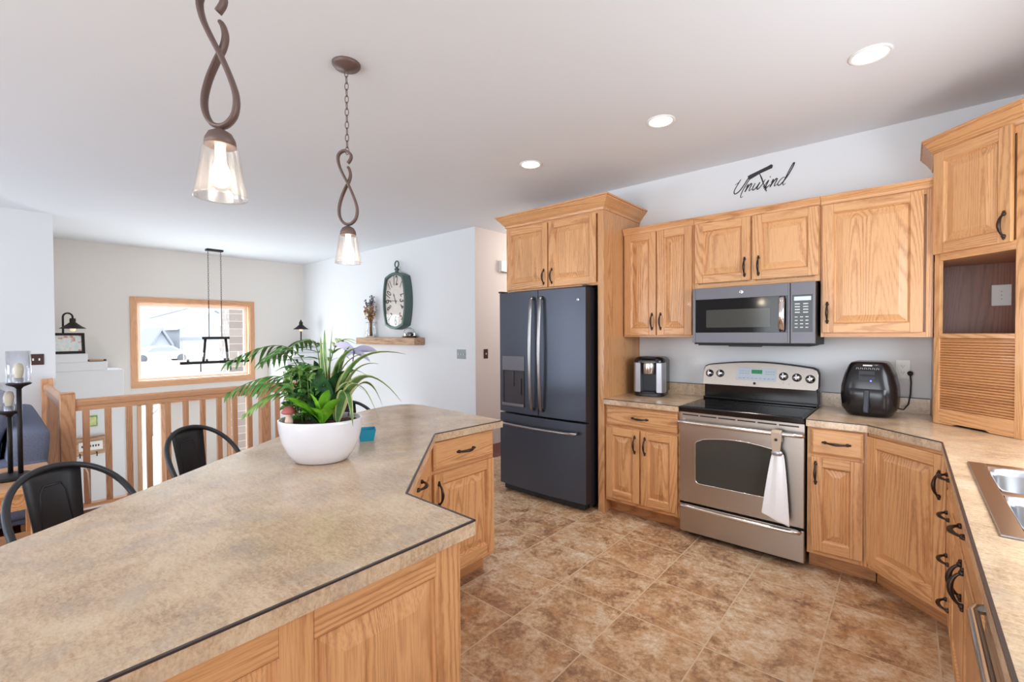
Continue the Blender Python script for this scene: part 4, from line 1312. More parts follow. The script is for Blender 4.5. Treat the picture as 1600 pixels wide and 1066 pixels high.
# pendants
def ribbon_bar(g, pts, w_, t_):
    g.tube(pts, w_, 8, flat=t_, upv=(0, 1, 0))
def pendant(label, x, y, dz=0.0):
    r = thing('pendant_light', label, 'pendant light', (x, y, dz), radians(41), 'pendant lights over the island')
    CZ = CEIL - dz
    G().lathe([(.066, CZ - .0005), (.066, CZ - .008), (.058, CZ - .018), (.02, CZ - .026), (.006, CZ - .034), (.0001, CZ - .034)], 32).build('canopy', 'bronze_lt', r)
    z = CZ - .03; k = 0; g = G()
    while z > 2.315:
        ang = 0 if k % 2 == 0 else pi / 2
        cz = z - .016
        ring_ = []
        for i in range(12):
            a = 2 * pi * i / 12; u, v = .0085 * cos(a), .019 * sin(a)
            ring_.append((u * cos(ang), u * sin(ang), cz + v))
        g.tube(ring_, .0020, 5, closed=True); z -= .031; k += 1
    g.build('chain', 'bronze_lt', r)
    s_ = 1 / 791
    def q(px, py): return ((px - 680) * s_, 2.298 - (py - 583) * (2.298 - 1.945) / (865 - 583))
    A = [(686, 632, -1), (697, 615, -1), (697, 598, -1), (677, 584, -1), (656, 592, -1), (648, 612, -1), (654, 645, -1), (670, 682, -1), (690, 722, -.9), (708, 768, -.6), (717, 805, -.3), (712, 838, 0), (697, 858, .1), (680, 864, .2), (660, 856, .3), (647, 832, .4), (645, 800, .5), (653, 760, .8), (668, 722, 1), (682, 695, 1), (688, 670, 1), (684, 648, 1), (679, 640, 1)]
    P = [(q(a, b)[0], c * .013, q(a, b)[1]) for a, b, c in A]
    Q = []
    V_ = [Vector(p) for p in P]
    for i in range(len(V_) - 1):
        p0, p1, p2, p3 = V_[max(i - 1, 0)], V_[i], V_[i + 1], V_[min(i + 2, len(V_) - 1)]
        for kk in range(4):
            t = kk / 4
            Q.append(.5 * ((2 * p1) + (p2 - p0) * t + (2 * p0 - 5 * p1 + 4 * p2 - p3) * t * t + (3 * p1 - p0 - 3 * p2 + p3) * t ** 3))
    Q.append(V_[-1])
    g = G(); g.tube(Q, .0135, 8, flat=.5, upv=(0, 1, 0)); g.build('twisted_bar', 'bronze_lt', r)
    G().lathe([(.006, 1.95), (.006, 1.938), (.012, 1.936), (.028, 1.926), (.036, 1.91), (.038, 1.893), (.034, 1.893), (.0001, 1.90)], 28).build('socket_cap', 'bronze_lt', r)
    g = G(); n = 32
    prof = [(.039, 1.893), (.043, 1.885), (.046, 1.86), (.052, 1.82), (.058, 1.785), (.0625, 1.762), (.063, 1.756), (.061, 1.757), (.0565, 1.785), (.0505, 1.82), (.0445, 1.86), (.0415, 1.883)]
    g.lathe(prof, n); g.build('glass_shade', 'shade', r)
    g = G(); prof = [(.0001, 1.785), (.012, 1.787), (.021, 1.797), (.024, 1.812), (.02, 1.832), (.0135, 1.85), (.012, 1.87), (.012, 1.895)]
    g.lathe(prof, 20); g.build('bulb', 'bulb', r)
    l = bpy.data.lights.new('pendant_lamp', 'POINT'); l.energy = 2; l.color = (1, .86, .66); l.shadow_soft_size = .03
    lo = bpy.data.objects.new('pendant_lamp', l); COL.objects.link(lo); lo.location = (x, y, 1.77 + dz)
    return r
pendant('twisted bronze pendant with clear glass shade, lower and nearer one', -1.385, .415, .018)
pendant('twisted bronze pendant with clear glass shade, hung from chain beyond the planter', -2.064, 1.162)

# ================================================================== PLANTER
PX, PY = -1.80, .885
PR = radians(41)
r = thing('planter', 'white ceramic bowl planter of mixed green houseplants on the island', 'planter', (PX, PY, CT), PR)
# bowl: slightly oval, local x = along picture, local y = away from the camera
prof = [(.0001, .002), (.094, .001), (.105, .006), (.130, .04), (.150, .085), (.159, .13), (.162, .160), (.161, .170), (.158, .172), (.154, .168), (.150, .14), (.146, .12)]
g = G().lathe(prof, 56, sx=1.0, sy=.86); g.build('bowl', 'ceramic', r)
g = G(); rows = []
for k in (0.001, .3, .6, .85, 1.0):
    rw = []
    for i in range(41):
        a = 2 * pi * i / 40
        rw.append((.151 * k * cos(a), .151 * .86 * k * sin(a), .148 + .008 * sin(7 * a * (1 if k > .2 else 0) + k * 9) + .012 * (1 - k)))
    rows.append(rw)
g.strip(rows); g.build('soil', 'soil', r)


def leaf_rows(base, mid, tip, w_, roll=0.0, n=12, fold=.25, taper=0.7):
    """blade along a quadratic curve base-mid-tip; returns rows of (left, centre, right)"""
    b, m_, t_ = Vector(base), Vector(mid), Vector(tip)
    c1 = m_ * 2 - (b + t_) / 2
    rows = []
    for i in range(n + 1):
        t = i / n
        p = b * (1 - t) ** 2 + c1 * 2 * t * (1 - t) + t_ * t * t
        d = ((c1 - b) * (1 - t) + (t_ - c1) * t)
        if d.length < 1e-9: d = Vector((0, 0, 1))
        d.normalize()
        side = d.cross(Vector((0, 0, 1)))
        if side.length < 0.05: side = d.cross(Vector((0, 1, 0)))
        side.normalize(); nrm = side.cross(d)
        s_ = side * cos(roll) + nrm * sin(roll); nn = -side * sin(roll) + nrm * cos(roll)
        ww = w_ * (sin(pi * min(1, (t ** taper) * .97 + .03)) ** .8) * .5 + .0008
        rows.append((p + s_ * ww + nn * ww * fold, p, p - s_ * ww + nn * ww * fold, s_, nn, ww))
    return rows


def leaf(g, base, mid, tip, w_, roll=0.0, fold=.25, mi=0, taper=0.7, n=12):
    g.strip([[a, p, b] for a, p, b, *_ in leaf_rows(base, mid, tip, w_, roll, n, fold, taper)], mi)


def vleaf(g, base, mid, tip, w_, roll=0.0):
    R = leaf_rows(base, mid, tip, w_ * 1.3, roll, 14, .22)
    g.strip([[a, a * .70 + p * .30] for a, p, b, *_ in R], 1); g.strip([[a * .70 + p * .30, p, b * .70 + p * .30] for a, p, b, *_ in R], 0); g.strip([[b * .70 + p * .30, b] for a, p, b, *_ in R], 1)


def uvz(px, py, dep=0.0):
    """bowl-local point on a pane through the bowl (metres): px measured right of the bowl axis, py above the table"""
    return (px, dep, py)


def frond(base, mid, tip, n, L, w_, droop=.5, light=False, start=.35):
    g = G()
    b, m_, t_ = Vector(base), Vector(mid), Vector(tip)
    c1 = m_ * 2 - (b + t_) / 2
    f = lambda t: b * (1 - t) ** 2 + c1 * 2 * t * (1 - t) + t_ * t * t
    g.tube([f(i / 14) for i in range(15)], [.0032 - .0022 * i / 14 for i in range(15)], 6, mi=1)
    for i in range(n):
        t = start + (1 - start) * i / (n - 1)
        p = f(t); d = (f(min(1, t + .02)) - f(t - .02)).normalized()
        side = d.cross(Vector((0, 0, 1))).normalized()
        l_ = L * (sin(pi * (.18 + .72 * (i / (n - 1)))) ** .7)
        for s_ in (-1, 1):
            dr = (side * s_ * .75 + d * .65 - Vector((0, 0, 1)) * droop * random.uniform(.7, 1.2)).normalized()
            e = p + dr * l_; mm = p + dr * l_ * .5 + Vector((0, 0, .10 * l_))
            leaf(g, p, mm, e, w_ * 1.0, random.uniform(-.4, .4), .2, 0, .6, 6)
    g_o = g.build('palm_frond', ['palmlt' if light else 'palm', 'stemgreen'], r, recalc=False)
    return g_o


# palm fronds sweeping left and up (bowl-local: x right, y away, z up)
frond((-.05, .02, .15), (-.13, .06, .44), (-.375, .02, .405), 12, .135, .0145, .75)
frond((-.07, -.01, .15), (-.15, .02, .33), (-.335, -.05, .285), 12, .115, .0135, .75)
frond((-.04, .04, .15), (-.06, .10, .46), (-.22, .16, .43), 11, .10, .015, .6)
frond((-.08, .03, .15), (-.15, -.01, .27), (-.27, -.06, .20), 11, .075, .013, .6, True)
frond((-.06, .05, .15), (-.10, .12, .36), (-.20, .20, .33), 11, .085, .013, .6)
frond((-.06, .0, .15), (-.12, .03, .40), (-.27, .06, .40), 9, .11, .014, .8)
frond((-.07, .02, .15), (-.13, -.02, .30), (-.25, -.08, .30), 9, .09, .013, .8)
frond((-.02, .04, .15), (.02, .10, .45), (.06, .16, .44), 9, .07, .012, .3, True)
# bushy fine foliage between bowl rim and palms
g = G(); random.seed(3)
for i in range(520):
    a = random.uniform(0, 2 * pi); rr_ = random.uniform(0, .085)
    bx, by = -.075 + rr_ * cos(a), .03 + rr_ * sin(a)
    z = random.uniform(.17, .37)
    dx, dy, dz = random.uniform(-1, 1), random.uniform(-1, 1), random.uniform(-.4, .6)
    dl = random.uniform(.03, .055)
    leaf(g, (bx, by, z), (bx + dx * dl * .5, by + dy * dl * .5, z + dz * dl * .5 + .006), (bx + dx * dl, by + dy * dl, z + dz * dl), random.uniform(.012, .022), random.uniform(-1, 1), .2, random.choice((0, 0, 2)), .7, 4)
for i in range(14):
    a = random.uniform(0, 2 * pi); bx, by = -.085 + .06 * cos(a), .03 + .06 * sin(a)
    g.tube([(-.08 + .02 * cos(a), .03 + .02 * sin(a), .145), (bx, by, .26), (bx * 1.1, by * 1.1, .36)], .0016, 5, mi=1)
g.build('bushy_fern', ['palm', 'stemgreen', 'palmlt'], r, recalc=False)
# variegated long leaves (dracaena)
def drac(specs):
    for (b_, m_, t_, w_, ro) in specs:
        g = G(); vleaf(g, b_, m_, t_, w_, ro); g.build('striped_leaf', ['varleaf', 'cream'], r, recalc=False)
drac([((.02, .03, .15), (.02, .05, .36), (.02, .08, .545), .020, .9),
      ((.015, .03, .15), (-.005, .04, .34), (-.022, .06, .50), .016, .5),
      ((.03, .04, .15), (.05, .05, .37), (.15, .03, .455), .026, .3),
      ((.03, .02, .15), (.07, .05, .36), (.16, .10, .425), .026, .3),
      ((.06, .02, .15), (.14, .0, .39), (.335, .05, .425), .030, .35),
      ((.06, .02, .15), (.12, .02, .34), (.22, .06, .385), .028, .3),
      ((.07, .0, .15), (.18, -.03, .335), (.335, -.02, .235), .040, .35),
      ((.07, .0, .15), (.16, -.05, .31), (.262, -.08, .17), .026, .4),
      ((.07, -.01, .15), (.12, -.05, .28), (.165, -.10, .155), .032, .4),
      ((.07, .02, .15), (.14, .10, .30), (.22, .12, .19), .026, .4),
      ((.05, .03, .15), (.09, .03, .34), (.20, .01, .33), .030, .3),
      ((.05, .04, .15), (.06, .06, .36), (.10, .06, .46), .022, .5),
      ((.06, .0, .15), (.11, -.03, .30), (.19, -.05, .285), .032, .4),
      ((.01, .04, .15), (.0, .05, .40), (-.005, .06, .53), .015, .6),
      ((.04, .05, .15), (.03, .10, .38), (.075, .13, .40), .024, .4)])
# dark broad leaves in the middle
for (b_, m_, t_, w_, ro) in [((.0, .01, .15), (-.005, .0, .27), (.0, -.02, .365), .105, .15), ((.03, .03, .15), (.045, .03, .28), (.09, .02, .36), .085, .5),
                             ((-.02, -.02, .15), (-.035, -.05, .25), (-.085, -.08, .265), .07, .2), ((.05, .0, .15), (.09, -.02, .26), (.15, -.03, .30), .06, .3),
                             ((.0, .05, .15), (-.03, .07, .3), (-.06, .08, .40), .07, .3), ((.02, -.01, .15), (.03, -.05, .23), (.05, -.08, .26), .06, .0)]:
    g = G(); leaf(g, b_, m_, t_, w_, ro, .35, 0, .75); g.build('broad_leaf', 'darkleaf', r, recalc=False)
# lime rosette at the front
k = 0
for (b_, t_, w_) in [((.03, -.07, .15), (.005, -.11, .285), .050), ((.03, -.07, .15), (.065, -.08, .295), .052), ((.03, -.07, .15), (-.055, -.12, .245), .052), ((.03, -.07, .15), (-.09, -.10, .265), .050),
                     ((.03, -.07, .15), (.115, -.10, .262), .050), ((.03, -.07, .15), (.10, -.13, .225), .052), ((.03, -.07, .15), (.02, -.14, .235), .050), ((.03, -.07, .15), (-.02, -.13, .215), .048), ((.03, -.07, .15), (.05, -.02, .27), .034)]:
    b, t = Vector(b_), Vector(t_); m_ = (b + t) / 2 + Vector((0, 0, .02)) + (b - t).normalized() * .004
    g = G(); leaf(g, b, m_, t, w_, .25, .25, 0, 1.2); g.build('lime_leaf', 'limeleaf', r, recalc=False)

# mushroom and butterfly ornaments stuck in the soil
def loc_w(x, y, z): c, s_ = cos(PR), sin(PR); return (PX + x * c - y * s_, PY + x * s_ + y * c, CT + z)
r = thing('mushroom_ornament', 'small red capped mushroom ornament in the white planter', 'ornament', loc_w(-.088, -.085, .166), PR); r.scale = (.88, .88, .88)
G().lathe([(.016, -.005), (.017, .01), (.0125, .03), (.011, .045), (.006, .05)], 18, cap=True).build('stem', 'mushstem', r)
G().lathe([(.011, .043), (.026, .042), (.031, .046), (.029, .056), (.02, .067), (.009, .074), (.0001, .076)], 22).build('cap', 'mushcap', r)
r = thing('butterfly_ornament', 'pale lavender butterfly on a thin purple stick above the planter', 'ornament', loc_w(.09, .06, .166), PR)
G().tube([(0, 0, .0), (.006, .01, .14), (.02, .02, .27)], .0022, 6).build('stick', 'purple', r)
for s_, lst in ((-1, [((.02, .02, .27), (-.055, .0, .30), .05), ((.02, .02, .265), (-.035, .02, .23), .035)]), (1, [((.02, .02, .27), (.115, .03, .27), .055), ((.02, .02, .265), (.085, .03, .225), .04)])):
    g = G()
    for b_, t_, w_ in lst:
        b, t = Vector(b_), Vector(t_); leaf(g, b, (b + t) / 2 + Vector((0, 0, .01)), t, w_, .6, .1, 0, .9)
    g.build('wing', 'lav', r, recalc=False)
G().ball((.02, .02, .27), .006, 8, sz=1.8).build('body', 'purple', r)
# teal card box behind the planter
r = thing('teal_box', 'small open teal paper box behind the planter', 'box', loc_w(.075, .345, 0), PR + .35)
g = G()
for a in range(4):
    c, s_ = cos(a * pi / 2), sin(a * pi / 2)
    f = lambda x, y: (x * c - y * s_, x * s_ + y * c)
    vs = [(*f(-.03, -.03), .001), (*f(.03, -.03), .001), (*f(.04, -.04), .055), (*f(-.04, -.04), .055)]
    g.add(vs, [(0, 1, 2, 3)])
g.add([(-.03, -.03, .001), (.03, -.03, .001), (.03, .03, .001), (-.03, .03, .001)], [(3, 2, 1, 0)])
g.build('carton', 'teal', r, solid=.002)

# ================================================================== BAR STOOLS
def stool(label, x, y, rz):
    r = thing('bar_stool', label, 'bar stool', (x, y, 0), rz, 'metal bar stools along the curved counter')
    SH = .62
    g = G()
    g.prism(rrect(.165, .165, 5, 36), SH - .035, SH, 0); g.build('seat', 'gun', r, .008)
    for sx in (-1, 1):
        for sy in (-1, 1):
            g = G().tube([(sx * .14, sy * .14, SH - .03), (sx * .20, sy * .20, .0)], [.020, .015], 8)
            g.build('leg', 'gun', r)
    g = G()
    for a in range(4):
        c, s_ = cos(a * pi / 2), sin(a * pi / 2); d_ = .178
        g.tube([(d_ * c + d_ * s_, d_ * s_ - d_ * c, .21), (d_ * c - d_ * s_, d_ * s_ + d_ * c, .21)], .009, 6)
    g.build('footrest', 'gun', r)
    # back hoop: local -y is the rear; tube rises from the seat sides and arches over
    pts = []
    for i in range(33):
        t = pi * i / 32
        x_ = -.21 * cos(t); up_ = sin(t)
        z = SH + .045 + .27 * (up_ ** .62)
        y_ = -.02 - .18 * (up_ ** .8)
        pts.append((x_ * (1 - .06 * (1 - up_)), y_, z))
    pts = [(-.155, .05, SH - .02), (-.185, .02, SH + .015)] + pts + [(.185, .02, SH + .015), (.155, .05, SH - .02)]
    G().tube(pts, .0108, 10).build('back_hoop', 'gun', r)
    rows = []
    for i in range(9):
        t = i / 8; z = SH - .01 + (.318) * t; y_ = -.155 - .05 * t
        hw_ = .070 + .022 * t
        rows.append([(u * hw_, y_ + .012 * (u * u) - .004, z) for u in (-1, -.6, -.2, .2, .6, 1)])
    g = G().strip(rows)
    g.build('back_splat', 'gun', r, solid=.003)
    # pressed outline on the splat
    def on(u, t): return (u, -.155 - .05 * t - .0045 + .004, SH - .01 + .318 * t)
    g = G().tube([on(-.055, .05), on(-.04, .74), on(-.028, .82), on(.028, .82), on(.04, .74), on(.055, .05)], .004, 6)
    g.build('pressed_rib', 'gun', r)
    return r


stool('gunmetal bar stool nearest the camera, in front of the blue sofa', -2.17, .245, radians(-60))
stool('gunmetal bar stool at the middle of the counter, in front of the oak railing', -2.62, .765, radians(-60))
stool('gunmetal bar stool mostly hidden behind the white planter', -2.80, 1.70, radians(-75))

# ================================================================== RAILING
RX = -5.1
r = thing('railing', 'oak railing with square balusters around the entry stairwell', 'railing', (RX, 1.5, 0))
def ly(y): return y - 1.5
def newel(y, x=0.0, hwid=.046, top=.955):
    g = G().box(x - hwid, x + hwid, ly(y) - hwid, ly(y) + hwid, .001, top - .012, 0)
    g.prism([(x - hwid, ly(y) - hwid), (x + hwid, ly(y) - hwid), (x + hwid, ly(y) + hwid), (x - hwid, ly(y) + hwid)], top - .012, top, 0)
    return g.build('newel_post', 'oak_red', r, .006)
newel(.414); newel(1.90); newel(2.66)
g = G().box(XWIN and (-6.955 - RX), (-6.955 - RX) + .045, ly(.414) - .046, ly(.414) + .046, .001, .955); g.build('half_newel', 'oak_red', r, .006)
def railbar(y0_, y1_, name='handrail'):
    g = G()
    prof = [(-.022, .80), (.022, .80), (.022, .835), (.030, .845), (.032, .875), (.024, .892), (.0, .898), (-.024, .892), (-.032, .875), (-.030, .845), (-.022, .835)]
    g.extrude([(a, ly(y0_), b) for a, b in prof], (0, y1_ - y0_, 0)); return g.build(name, 'oak_red_y', r)
railbar(.46, 1.854); railbar(1.946, 2.614)
prof = [(-.022, .80), (.022, .80), (.022, .835), (.030, .845), (.032, .875), (.024, .892), (.0, .898), (-.024, .892), (-.032, .875), (-.030, .845), (-.022, .835)]
g = G().extrude([(-.046, ly(.414) + a, b) for a, b in prof], (-6.91 - RX + .046, 0, 0)); g.build('handrail', 'oak_red_x', r)
for (a, b) in ((.46, 1.854), (1.946, 2.614)):
    G().box(-.035, .035, ly(a), ly(b), .001, .03).build('shoe_rail', 'oak_red_y', r, .003)
G().box(-6.91 - RX, -.046, ly(.414) - .035, ly(.414) + .035, .001, .03).build('shoe_rail', 'oak_red_x', r, .003)
b0 = None
ysb = [.524 + .137 * k for k in range(10)] + [2.03 + .137 * k for k in range(5)]
for y in ysb:
    if b0 is None:
        b0 = G().box(-.0205, .0205, -.0205, .0205, .03, .80).build('baluster', 'oak_red', r, .003); b0.location = (0, ly(y), 0)
    else:
        c = b0.copy(); COL.objects.link(c); c.parent = r; c.location = (0, ly(y), 0)
for k in range(11):
    c = b0.copy(); COL.objects.link(c); c.parent = r; c.location = (-.20 - .145 * k, ly(.414), 0)

# ================================================================== SOFA, END TABLE, LAMP
def puff(name, parent, m_, sx, sy, sz, loc, rot=(0, 0, 0), bev=.06, sub=1):
    g = G().box(-sx / 2, sx / 2, -sy / 2, sy / 2, -sz / 2, sz / 2)
    o = g.build(name, m_, parent, bev, segs=3, subsurf=sub); o.location = loc; o.rotation_euler = rot
    for p in o.data.polygons: p.use_smooth = True
    return o
r = thing('sofa', 'denim blue sofa with loose back cushions beside the railing', 'sofa', (-5.75, -.19, 0))
puff('base', r, 'denim', 2.0, .92, .34, (0, 0, .23), bev=.03)
for sx in (-1, 1):
    puff('arm', r, 'denim', .24, .95, .43, (sx * .93, 0, .315), bev=.05)
puff('backrest', r, 'denim', 2.06, .22, .62, (0, .36, .43), (radians(-6), 0, 0), .06)
for i in range(2):
    puff('seat_cushion', r, 'denim2', .80, .62, .17, (-.41 + .82 * i, -.13, .46), bev=.05)
    puff('back_cushion', r, 'denim2', .80, .24, .46, (-.41 + .82 * i, .17, .72), (radians(-14), 0, radians(4 * (-1) ** i)), .09)
for sx in (-1, 1):
    for sy in (-1, 1): G().box(sx * .9 - .03, sx * .9 + .03, sy * .36 - .03, sy * .36 + .03, .0, .07).build('leg', 'oak_toe', r)
puff('throw_pillow', None, 'denim2', .44, .16, .44, (0, 0, 0), bev=.07)
tp = [o for o in bpy.data.objects if o.name.startswith('throw_pillow')][0]
tp.location = (-5.18, -.42, .78); tp.rotation_euler = (radians(-18), radians(4), radians(-14))
tag(tp, 'slumped blue throw pillow on the near end of the sofa', 'pillow')

r = thing('end_table', 'oak end table holding the candle lamp beside the sofa', 'table', (-3.98, -.14, -.022))
G().box(-.33, .33, -.42, .39, .565, .598).build('tabletop', 'oak_y', r, .006)
G().box(-.29, .29, -.38, .35, .47, .565).build('apron', 'oak_h', r, .003)
for sx in (-1, 1):
    for sy in (-1, 1): G().box(sx * .27 - .025, sx * .27 + .025, sy * .35 - .04 - .025, sy * .35 - .04 + .025, .022, .47).build('leg', 'oak_v', r, .003)
G().box(-.27, .27, -.36, .33, .16, .185).build('shelf', 'oak_y', r, .003)

r = thing('hurricane_lamp', 'black three-tier hurricane lamp with glass cylinders on the end table', 'lamp', (-4.0, .02, .576))
g = G().lathe([(.0001, .001), (.10, .001), (.10, .012), (.085, .018), (.02, .022), (.0001, .022)], 32, (.02, .06, 0), sx=1.15); g.lathe([(.0001, .001), (.09, .001), (.09, .010), (.0001, .012)], 32, (.02, -.08, 0)); g.build('base', 'iron', r)
for (x, y, z, hh) in ((.02, .10, .55, .19), (-.02, .06, .385, .17), (.02, -.06, .30, .30)):
    S_ = G().tube([(x, y, .012), (x, y, z)], .0115, 12).build('stem', 'iron', r)
    g = G().lathe([(.011, z - .03), (.02, z - .018), (.05, z - .004), (.056, z + .004), (.05, z + .006), (.0001, z + .006)], 28, (x, y, 0)); g.build('candle_dish', 'iron', S_)
    g = G().lathe([(.046, z + .006), (.052, z + .012), (.052, z + .006 + hh), (.050, z + .006 + hh), (.050, z + .014)], 32, (x, y, 0)); g.build('glass_cylinder', 'hurricane', S_)
    g = G().lathe([(.021, z + .006), (.021, z + .035), (.0001, z + .036)], 20, (x, y, 0)); g.build('socket', 'silver', S_)
    g = G().lathe([(.014, z + .036), (.02, z + .06), (.024, z + .09), (.017, z + .118), (.0001, z + .125)], 20, (x, y, 0)); g.build('bulb', 'candle', S_)
g = G().tube([(.06, .13, .006), (.12, .25, .02), (.14, .33, .02), (.12, .372, .006), (.10, .385, -.03), (.09, .395, -.2)], .004, 6); g.build('lamp_cord', 'whitetrim', r)
r = thing('remote_control', 'black remote control lying on the end table', 'remote', (-3.80, -.02, .577), radians(20))
G().box(-.085, .085, -.024, .024, 0, .018).build('case', 'blackplastic', r, .005)
g = G()
for i in range(5):
    for k in range(2): g.box(-.06 + i * .022, -.05 + i * .022, -.014 + k * .018, -.005 + k * .018, .018, .0195)
g.build('buttons', 'printdark', r)

# ================================================================== ENTRY ITEMS
# lamp + picture + scroll on the left ledge
def shade_lamp(label, x, y, z, H_, gooseneck, rz=0):
    r = thing('table_lamp', label, 'lamp', (x, y, z), rz)
    G().lathe([(.0001, .001), (.07, .001), (.07, .012), (.02, .02), (.0001, .02)], 24).build('base', 'iron', r)
    if gooseneck:
        pts = [(0, 0, .015), (0, 0, H_ - .05)] + [(0, .045 - .045 * cos(pi * i / 8), H_ - .05 + .05 * sin(pi * i / 8)) for i in range(1, 9)] + [(0, .09, H_ - .08)]
        G().tube(pts, .011, 10).build('pole', 'iron', r); sy, st_ = .09, H_ - .07
    else:
        G().tube([(0, 0, .015), (0, 0, H_ - .17)], .011, 10).build('pole', 'iron', r); sy, st_ = 0, H_ - .04
        G().lathe([(.012, .0), (.018, .01), (.008, .04), (.0001, .045)], 14, (0, 0, st_)).build('finial', 'iron', r)
    g = G().lathe([(.0001, st_ + .005), (.028, st_ + .005), (.032, st_ - .02), (.030, st_ - .045), (.05, st_ - .065), (.09, st_ - .10), (.125, st_ - .122), (.127, st_ - .128), (.088, st_ - .108), (.045, st_ - .075), (.0001, st_ - .06)], 32, (0, sy, 0))
    g.build('shade', 'iron', r)
    G().ball((0, sy, st_ - .135), .03, 14).build('bulb', 'dimbulb', r)
    return r
shade_lamp('black gooseneck lamp on the left ledge behind the framed photo', -8.10, .635, 1.182, .52, True)
shade_lamp('bronze table lamp with cone shade on the right ledge by the corner', -8.10, 3.64, 1.175, .50, False)
r = thing('photo_frame', 'black framed family photo leaning on the left ledge', 'picture frame', (-8.02, .665, 1.183), radians(90))
M_ = Matrix.Rotation(radians(-13), 4, 'X')
fx0, fx1, fh = -.165, .165, .27
g = G(M_)
g.box(fx0, fx1, -.015, 0, 0, .032).box(fx0, fx1, -.015, 0, fh - .032, fh).box(fx0, fx0 + .032, -.015, 0, .032, fh - .032).box(fx1 - .032, fx1, -.015, 0, .032, fh - .032)
g.build('frame', 'iron', r, .003)
G(M_).box(fx0 + .03, fx1 - .03, -.006, -.001, .03, fh - .03).build('photo_print', 'photo', r)
r = thing('wooden_scroll', 'small wooden rolled ornament on the middle step of the left ledge', 'ornament', (-8.02, .935, 1.073), radians(90))
G().tube([(-.07, 0, .017), (.07, 0, .017)], .016, 12).build('roll', 'barn', r)
for s_ in (-1, 1): G().tube([(s_ * .07, 0, .017), (s_ * .098, 0, .017)], .0125, 10).build('end_knob', 'switchbrown', r)
g = G().lathe([(.03, 0.0), (.035, .02), (.03, .03), (.0001, .035)], 16, (.045, .05, .0)); g.build('candle', 'candle', r)
r = thing('flower_pot', 'small white pot with grey sprig beside the bronze lamp', 'plant pot', (-8.08, 3.80, 1.176))
G().lathe([(.0001, 0), (.035, 0), (.045, .06), (.042, .06), (.038, .045), (.0001, .045)], 20).build('pot', 'ceramic', r)
g = G(); random.seed(11)
for i in range(24):
    a = random.uniform(0, 2 * pi); l_ = random.uniform(.03, .07)
    leaf(g, (0, 0, .045), (l_ * .5 * cos(a), l_ * .5 * sin(a), .09), (l_ * cos(a), l_ * sin(a), .09 + random.uniform(-.02, .06)), .018, 0, .2, 0, .8, 4)
g.build('sprig', 'driedpurple', r, recalc=False)
# coat rack and small picture on the face of the left ledge
r = thing('coat_rack', 'wooden shelf rack with white sign and hooks below the left ledge', 'coat rack', (LX, .84, .0), radians(90))
G().box(-.15, .15, -.10, -.001, .09, .115).box(-.15, .15, -.022, -.001, -.12, .09).build('board', 'barn', r, .003)
G().box(-.10, .13, -.030, -.022, -.06, .05).build('sign', 'white', r)
g = G()
for k in range(7): g.box(-.075 + k * .026, -.06 + k * .026, -.0312, -.0302, -.018, .008)
g.build('sign_lettering', 'printdark', r)
for x in (-.09, .07): G().tube([(x, -.02, -.09), (x, -.05, -.10), (x, -.06, -.125), (x, -.045, -.14), (x, -.03, -.13)], .006, 6).build('hook', 'iron', r)
r = thing('wall_picture', 'small green and cream picture on the white ledge front', 'picture', (LX, .875, .31), radians(90))
G().box(-.05, .05, -.012, -.001, -.07, .07).build('frame', 'palmlt', r)
G().box(-.036, .036, -.014, -.012, -.052, .052).build('print', 'cream', r)

# chandelier over the entry
r = thing('chandelier', 'dark metal linear chandelier hanging in front of the entry window', 'chandelier', (-8.02, 2.30, 0))
G().box(-.05, .05, -.11, .11, CEIL - .028, CEIL - .001).build('canopy', 'iron', r, .003)
for s_ in (-1, 1):
    g = G(); z = CEIL - .03; k = 0
    while z > 1.96:
        a0 = 0 if k % 2 == 0 else pi / 2
        g.tube([(.008 * cos(2 * pi * i / 8) * cos(a0), s_ * .085 + .008 * cos(2 * pi * i / 8) * sin(a0), z - .02 + .022 * sin(2 * pi * i / 8)) for i in range(8)], .0022, 5, closed=True); z -= .034; k += 1
    g.build('chain', 'iron', r)
    G().tube([(0, s_ * .085, z), (0, s_ * .085, 1.385)], .006, 8).build('rod', 'iron', r)
G().box(-.03, .03, -.185, .185, 1.350, 1.388).build('top_bar', 'iron', r, .003)
for s_ in (-1, 1):
    G().tube([(.0, s_ * .135, 1.36), (.0, s_ * .165, 1.01)], .019, 8).build('upright', 'iron', r)
G().tube([(0, -.46, 1.0), (0, .46, 1.0)], .022, 10).build('lower_bar', 'iron', r)
for k in range(4):
    y = -.36 + .24 * k
    S_ = G().tube([(0, y, 1.0), (0, y, 1.055)], .017, 10).build('socket', 'iron', r)
    g = G().lathe([(.05, 1.03), (.055, 1.035), (.055, 1.15), (.053, 1.15)], 20, (0, y, 0)); g.build('glass_cylinder', 'hurricane', S_)
for s_ in (-1, 1): G().tube([(0, s_ * .2, .985), (0, s_ * .2, .86)], .009, 6).build('drop_rod', 'iron', r)

